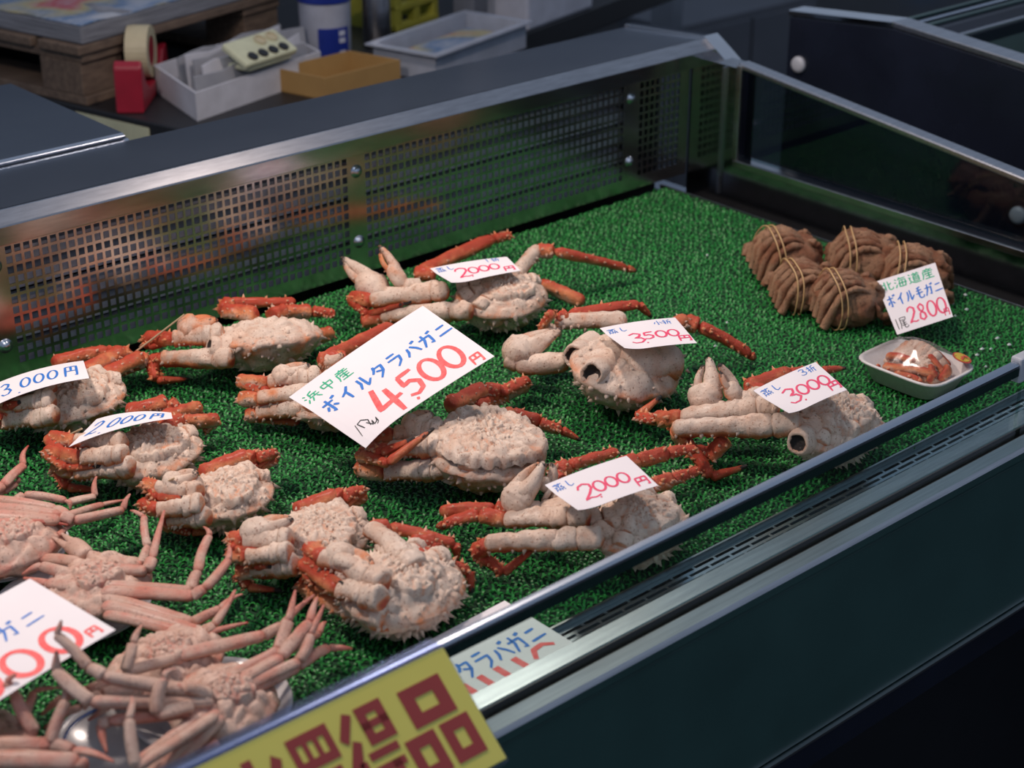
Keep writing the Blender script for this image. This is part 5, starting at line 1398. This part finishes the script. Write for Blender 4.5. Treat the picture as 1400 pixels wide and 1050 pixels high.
class Card:
    def __init__(s, name, corners, label, cat='price tag', bend=0.0, group=None, mat='paper', curl=0.0):
        s.P = [Vector(p) for p in corners]        # TL, TR, BR, BL
        s.W = ((s.P[1] - s.P[0]).length + (s.P[2] - s.P[3]).length) / 2
        s.H = ((s.P[3] - s.P[0]).length + (s.P[2] - s.P[1]).length) / 2
        s.n = (s.P[2] - s.P[3]).cross(s.P[0] - s.P[3]).normalized()
        s.bend, s.curl = bend, curl
        cen = sum(s.P, Vector((0, 0, 0))) / 4
        s.root = thing(name, (cen.x, cen.y, min(p.z for p in s.P)), label, cat, group)
        nx, ny = 20, 12
        vs = [s.at(i / nx, j / ny, o) for o in (-0.00025, 0.0) for j in range(ny + 1) for i in range(nx + 1)]
        st = (nx + 1) * (ny + 1)
        fs = []
        for j in range(ny):
            for i in range(nx):
                a = j * (nx + 1) + i
                fs.append((st + a, st + a + 1, st + a + nx + 2, st + a + nx + 1)); fs.append((a, a + nx + 1, a + nx + 2, a + 1))
        rim = [i for i in range(nx + 1)] + [j * (nx + 1) + nx for j in range(1, ny + 1)] + [ny * (nx + 1) + i for i in range(nx - 1, -1, -1)] + [j * (nx + 1) for j in range(ny - 1, 0, -1)]
        for k in range(len(rim)):
            a, b = rim[k], rim[(k + 1) % len(rim)]
            fs.append((a, b, st + b, st + a))
        m = MB(); m.add(vs, fs)
        s.card = m.build('card', mat, s.root, smooth=False)
        s.ink = {}
    def at(s, u, v, off=0.0):
        """u along the writing, v from bottom to top"""
        TL, TR, BR, BL = s.P
        p = (BL * (1 - u) + BR * u) * (1 - v) + (TL * (1 - u) + TR * u) * v
        h = s.bend * (1 - (2 * u - 1) ** 2) + s.curl * max(0.0, 0.30 - u) ** 2 / 0.09 * max(0.0, 0.7 - v)
        return p + s.n * (h + off)
    def stroke(s, pts, w_, col, taper=True):
        """pts in metres from the bottom left corner"""
        mb = s.ink.setdefault(col, MB())
        D = []
        for k in range(len(pts) - 1):
            n_ = max(2, int(math.hypot(pts[k + 1][0] - pts[k][0], pts[k + 1][1] - pts[k][1]) / 0.0016))
            for i in range(n_):
                f = i / n_
                D.append((pts[k][0] + (pts[k + 1][0] - pts[k][0]) * f, pts[k][1] + (pts[k + 1][1] - pts[k][1]) * f))
        D.append(pts[-1])
        n_ = len(D); vs = []
        for k in range(n_):
            a = D[max(0, k - 1)]; b = D[min(n_ - 1, k + 1)]
            dx_, dy_ = b[0] - a[0], b[1] - a[1]; l = math.hypot(dx_, dy_) or 1
            f = k / (n_ - 1)
            ww = w_ * 0.5 * ((0.72 + 0.38 * math.sin(math.pi * (0.15 + 0.8 * f))) if taper else 1)
            for q in (-1, 1):
                x = D[k][0] - dy_ / l * ww * q; y = D[k][1] + dx_ / l * ww * q
                vs.append(s.at(x / s.W, y / s.H, 0.00025))
        mb.add(vs, [(2 * k, 2 * k + 1, 2 * k + 3, 2 * k + 2) for k in range(n_ - 1)])
    def text(s, glyphs, x, y, h, adv, w_, col, rise=0.0, aspect=0.85, slant=0.0):
        for k, g in enumerate(glyphs):
            for st in GL[g]:
                s.stroke([(x + adv * k + (p[0] + slant * p[1]) * h * aspect, y + rise * k + p[1] * h) for p in st], w_, col)
    def done(s):
        for col, mb in s.ink.items():
            mb.build('writing', col, s.root)
TG = 'small price tags lying on single crabs'
# large 4500 yen tag
c = Card('price_sign', on_plane([(395, 543), (578, 418), (676, 487), (497, 605)], 0.098, -20, -2), 'large white paper sign reading 4500 yen in red over two king crabs', 'price sign', bend=0.002, curl=-0.010)
W_, H_ = c.W, c.H
c.text(['hama', 'naka', 'san'], W_ * 0.03, H_ * 0.76, 0.0175, 0.0185, 0.0016, 'ink_green', aspect=0.95)
c.text(['bo', 'i', 'ru', 'ta', 'ra', 'ba', 'ga', 'ni'], W_ * 0.05, H_ * 0.515, 0.0215, 0.0192, 0.0027, 'ink_blue', aspect=0.80)
c.text(['4'], W_ * 0.22, H_ * 0.04, 0.052, 0.027, 0.0058, 'ink_red', aspect=0.62, slant=0.1)
c.text(['5', '0', '0'], W_ * 0.42, H_ * 0.10, 0.040, 0.0245, 0.0050, 'ink_red', aspect=0.66, slant=0.15)
c.text([','], W_ * 0.405, H_ * 0.06, 0.02, 0.02, 0.003, 'ink_red')
c.text(['en'], W_ * 0.865, H_ * 0.02, 0.0165, 0.016, 0.0023, 'ink_red', slant=0.15)
c.text(['1'], W_ * -0.005, H_ * 0.10, 0.019, 0.01, 0.0008, 'ink_black', slant=0.3)
c.text(['hiki'], W_ * 0.085, H_ * 0.09, 0.020, 0.01, 0.0011, 'ink_black')
c.done()
def small(cs, label, digits, corner, z, tx=0, ty=0, bend=0.0015, ink='ink_pink', dh=0.024, dx=0.17, dadv=0.0132, curl=0.006):
    c = Card('price_tag', on_plane(cs, z, tx, ty), label, 'price tag', bend, TG, curl=curl)
    W_, H_ = c.W, c.H
    c.text(['mushi', 'shi'], W_ * 0.03, H_ * 0.70, 0.0125, 0.0115, 0.0011, 'ink_blue')
    if corner:
        c.text(corner, W_ * 0.66, H_ * 0.77, 0.0115, 0.0098, 0.0010, 'ink_blue')
    c.text([digits[0]], W_ * dx, H_ * 0.20, dh * 1.15, 0, 0.0024, ink, aspect=0.75, slant=0.12)
    c.text([','], W_ * dx + dadv * 0.95, H_ * 0.18, 0.012, 0, 0.0018, ink)
    c.text(digits[1:], W_ * dx + dadv * 1.25, H_ * 0.30, dh * 0.78, dadv, 0.0024, ink, aspect=0.78, slant=0.12)
    c.text(['en'], W_ * 0.80, H_ * 0.10, 0.0155, 0, 0.0021, ink, aspect=0.95, slant=0.1)
    c.done()
small([(588, 367), (693, 351), (712, 370), (617, 391)], 'white tag reading 2000 in red on the crab with raised claws', list('2000'), ['1', 'ori'], 0.078)
small([(820, 448.6), (923, 434), (953, 469), (854, 481)], 'white tag reading 3500 in pink on the crab with two open sockets', list('3500'), ['chiisai', 'ori'], 0.084, 0, 2)
small([(1030, 534), (1115, 495), (1158, 533), (1078.6, 570)], 'white tag reading 3000 in pink on the crab by the glass', list('3000'), ['3', 'ori'], 0.088, -8, 0)
small([(745, 663), (856.6, 623), (900, 663.7), (790, 703.4)], 'white tag reading 2000 in pink between the front glass and wrinkled crab', list('2000'), None, 0.080, 0, 0)
# two blue-lettered tags, curled over their crabs
def blue(name, cs, label, digits):
    c = Card('price_tag', [at(x, y, z / 100) for x, y, z in cs], label, 'price tag', 0.004, TG)
    W_, H_ = c.W, c.H
    c.text([digits[0]], W_ * 0.07, H_ * 0.22, H_ * 0.58, 0, 0.0024, 'ink_blue', aspect=W_ * 0.15 / (H_ * 0.58), slant=0.1)
    c.text([','], W_ * 0.22, H_ * 0.12, H_ * 0.18, 0, 0.002, 'ink_blue')
    c.text(digits[1:], W_ * 0.28, H_ * 0.28, H_ * 0.48, W_ * 0.145, 0.0024, 'ink_blue', aspect=W_ * 0.13 / (H_ * 0.48), slant=0.2)
    c.text(['en'], W_ * 0.76, H_ * 0.24, H_ * 0.56, 0, 0.0024, 'ink_blue', aspect=W_ * 0.15 / (H_ * 0.56), slant=0.1)
    c.done()
blue('a', [(-14, 528, 6.0), (114, 493, 6.4), (122, 517, 8.0), (-6, 554, 6.4)], 'curled white tag reading 3000 in blue on crab against the perforated panel', list('3000'))
blue('b', [(132, 573, 5.4), (234, 564, 6.2), (236, 572, 7.6), (94, 611, 6.6)], 'curled white tag reading 2000 in blue on crab with folded orange legs', list('2000'))
# hair crab card, leaning
c = Card('price_card', on_plane([(1197, 385), (1278.6, 359), (1303, 433), (1226.6, 457.7)], 0.040, -34, -6), 'white card reading 2800 leaning on the tied hair crabs', 'price card', bend=0.0)
W_, H_ = c.W, c.H
c.text(['kita', 'umi', 'michi', 'san'], W_ * 0.04, H_ * 0.76, 0.0165, 0.0155, 0.0015, 'ink_green', aspect=0.85)
c.text(['bo', 'i', 'ru', 'ke', 'ga', 'ni'], W_ * 0.05, H_ * 0.47, 0.0185, 0.0108, 0.0018, 'ink_blue', aspect=0.54)
c.text(list('2800'), W_ * 0.27, H_ * 0.10, 0.026, 0.0115, 0.0023, 'ink_pink', aspect=0.48, slant=0.05)
c.text(['en'], W_ * 0.88, H_ * 0.05, 0.012, 0, 0.0013, 'ink_pink', aspect=0.55)
c.text(['1', 'o_tail'], W_ * 0.00, H_ * 0.06, 0.018, 0.0075, 0.0010, 'ink_black', aspect=0.52)
c.done()
# large tag over the snow crabs, running out of frame
q = on_plane([(-80, 862), (41, 791), (158, 861), (30, 947)], 0.092, -8, 0)
e_ = (q[0] - q[1]).normalized(); dn = (q[2] - q[1])
c = Card('price_sign', [q[1] + e_ * 0.165, q[1], q[1] + dn, q[1] + dn + e_ * 0.165], 'large white paper sign in red and blue lying over the snow crabs', 'price sign', bend=0.002)
W_, H_ = c.W, c.H
c.text(['ga', 'ni'], W_ - 0.058, H_ - 0.056, 0.021, 0.0200, 0.0019, 'ink_blue', aspect=0.8)
c.text(['0', '0', '0'], W_ - 0.113, H_ * 0.03, 0.038, 0.0330, 0.0052, 'ink_red', aspect=0.80)
c.text(['en'], W_ - 0.0165, H_ * 0.045, 0.0130, 0, 0.0020, 'ink_red', aspect=0.85)
c.done()
# sign lying on the turf against the front rail
a0, a1 = at(470, 937, 0.012), at(690, 821, 0.012)
b1 = Vector((a1.x + 0.004, 0.8345, 0.0055)); b0 = Vector((a0.x + 0.004, 0.8345, 0.0055))
b1.x = at(775, 881, 0.003).x + 0.003
b0.x = b1.x - (a1.x - a0.x)
c = Card('price_sign', [a0, a1, b1, b0], 'white paper sign lying flat on turf behind the front glass', 'price sign')
W_, H_ = c.W, c.H
c.text(['ta', 'ra', 'ba', 'ga', 'ni'], W_ * 0.44, H_ - 0.058, 0.0215, 0.0182, 0.0026, 'ink_blue', aspect=0.80)
c.text(['hama', 'naka'], W_ * 0.22, H_ - 0.021, 0.0170, 0.0300, 0.0016, 'ink_green')
for u_ in (0.40, 0.50, 0.60, 0.71):
    c.stroke([(W_ * u_, 0.006), (W_ * u_ - 0.001, 0.0245)], 0.0065, 'ink_red', False)
c.stroke([(W_ * 0.78, 0.012), (W_ * 0.82, 0.022), (W_ * 0.88, 0.0235), (W_ * 0.93, 0.018)], 0.0045, 'ink_red')
c.done()

# yellow bargain sign hooked over the front glass
s0 = Vector((0.641, 0.7975, 0.1045)); sd_ = Vector((0, -0.0685, -0.0580)); sx = Vector((-1, 0, 0))
SW = 0.285
root = thing('bargain_sign', (0.5, 0.76, 0.045), 'yellow plastic sign with bold dark red characters hooked on the front glass', 'sign')
nrm = Vector((0, -sd_.z, sd_.y)).normalized()
if nrm.y > 0: nrm = -nrm
m = MB(); m.obox(s0 + sx * SW, -sx * SW, sd_, nrm * -0.002); m.build('sign_board', 'sign_yellow', root, bevel=0.0005)
up_ = -sd_.normalized()
m = MB(); m.obox(s0 - sx * 0.002 + sx * (SW + 0.004) - nrm * 0.0022 + up_ * 0.0035, -sx * (SW + 0.004), sd_ - up_ * 0.006, -nrm * 0.0010); m.build('sleeve', 'clear_sleeve', root)
m = MB(); m.box(0.641 - SW, 0.641, 0.7975, 0.8115, 0.1045, 0.1056); m.box(0.641 - SW, 0.641, 0.8102, 0.8115, 0.094, 0.1045); m.build('hook', 'clear_sleeve', root)
SH = sd_.length
def sq(mb, s_a, s_b, t_a, t_b, skew=0.0):
    """bar from s_a to s_b (10 cm units from the right) and t_a to t_b (share of height)"""
    P = []
    for s_, t_ in ((s_a, t_a), (s_b, t_a), (s_b, t_b), (s_a, t_b)):
        P.append(s0 + sx * (0.1 * s_) + sd_ * t_)
    k = [p + nrm * 0.0006 for p in P]
    mb.add([p + nrm * 0.0001 for p in P] + k, [(4, 5, 6, 7), (0, 1, 5, 4), (1, 2, 6, 5), (2, 3, 7, 6), (3, 0, 4, 7)])
def qd(mb, pts):
    P = [s0 + sx * (0.1 * s_) + sd_ * t_ for s_, t_ in pts]
    n_ = len(P)
    mb.add([p + nrm * 0.0006 for p in P], [tuple(range(n_))])
def ring(mb, s_a, s_b, t_a, t_b, ws, wt):
    sq(mb, s_a, s_b, t_a, t_a + wt); sq(mb, s_a, s_b, t_b - wt, t_b); sq(mb, s_a, s_a + ws, t_a + wt, t_b - wt); sq(mb, s_b - ws, s_b, t_a + wt, t_b - wt)
hin = MB(); ring(hin, 0.150, 0.515, 0.165, 0.485, 0.105, 0.100); ring(hin, 0.100, 0.350, 0.530, 0.870, 0.080, 0.095); ring(hin, 0.400, 0.650, 0.530, 0.870, 0.080, 0.095)
hin.build('character', 'sign_red', root)
toku = MB(); ring(toku, 0.655, 0.875, 0.130, 0.440, 0.070, 0.075); sq(toku, 0.655, 0.875, 0.255, 0.315)
sq(toku, 0.690, 0.930, 0.480, 0.545); sq(toku, 0.690, 0.930, 0.600, 0.665); sq(toku, 0.730, 0.800, 0.600, 0.930); sq(toku, 0.800, 0.860, 0.870, 0.930); qd(toku, [(0.93, 0.70), (0.88, 0.70), (0.84, 0.80), (0.90, 0.80)])
qd(toku, [(0.965, 0.12), (0.905, 0.16), (1.02, 0.36), (1.07, 0.30)]); qd(toku, [(0.985, 0.34), (0.930, 0.38), (1.02, 0.60), (1.09, 0.53)]); sq(toku, 0.965, 1.030, 0.52, 0.93)
toku.build('character', 'sign_red', root)
kai = MB(); ring(kai, 1.105, 1.430, 0.120, 0.400, 0.055, 0.075)
for s_ in (1.205, 1.290):
    sq(kai, s_, s_ + 0.040, 0.195, 0.325)
ring(kai, 1.140, 1.395, 0.450, 0.800, 0.062, 0.060); sq(kai, 1.2, 1.34, 0.55, 0.60); sq(kai, 1.2, 1.34, 0.645, 0.70)
qd(kai, [(1.19, 0.80), (1.13, 0.80), (1.07, 0.93), (1.14, 0.95)]); qd(kai, [(1.41, 0.80), (1.34, 0.80), (1.40, 0.95), (1.47, 0.93)])
kai.build('character', 'sign_red', root)
oo = MB(); sq(oo, 1.70, 1.775, 0.12, 0.80); sq(oo, 1.60, 1.88, 0.28, 0.37); qd(oo, [(1.56, 0.16), (1.50, 0.22), (1.56, 0.36), (1.62, 0.30)]); ring(oo, 1.52, 1.74, 0.50, 0.85, 0.07, 0.09)
oo.build('character', 'sign_red', root)

# toothpicks that hold tags, and flakes of ice
def pick(a_, b_, label):
    m = MB(); m.wire([at(a_[0], a_[1], a_[2] / 100), at(b_[0], b_[1], b_[2] / 100)], [0.0011, 0.0009], 8)
    tag(m.build('toothpick', 'toothpick_wood'), label, 'toothpick')
pick((184, 482, 3.6), (252, 430, 7.6), 'thin wooden stick pushed into the untagged crab near the perforated panel')
pick((84, 600, 5.0), (112, 586, 6.6), 'thin wooden stick holding the blue 2000 yen tag')
pick((216, 664, 5.2), (238, 654, 6.6), 'thin wooden stick beside the white claw of the small crab')
rf = random.Random(8)
for px, py in ((967, 348), (994, 440), (978, 472), (1320, 402), (1303, 414), (1322, 422), (1306, 431), (1364, 461), (1343, 476), (1355, 476), (1336, 484), (1348, 500), (1380, 470)):
    p = at(px, py, 0.005); r_ = 0.0022 * rf.uniform(0.7, 1.4); an = rf.uniform(0, 3)
    m = MB(); vs = []
    for k in range(6):
        t = an + k * math.pi / 3
        vs.append(p + Vector((r_ * rf.uniform(0.7, 1.5) * math.cos(t), r_ * rf.uniform(0.5, 1.0) * math.sin(t), -0.001)))
    vs += [p + Vector((0, 0, 0.0012)), p - Vector((0, 0, 0.003))]
    m.add(vs, [(k, (k + 1) % 6, 6) for k in range(6)] + [((k + 1) % 6, k, 7) for k in range(6)])
    tag(m.build('ice_flake', 'ice'), 'small white flake of ice lying on the bare green turf', 'ice flake', 'ice flakes scattered on the turf')
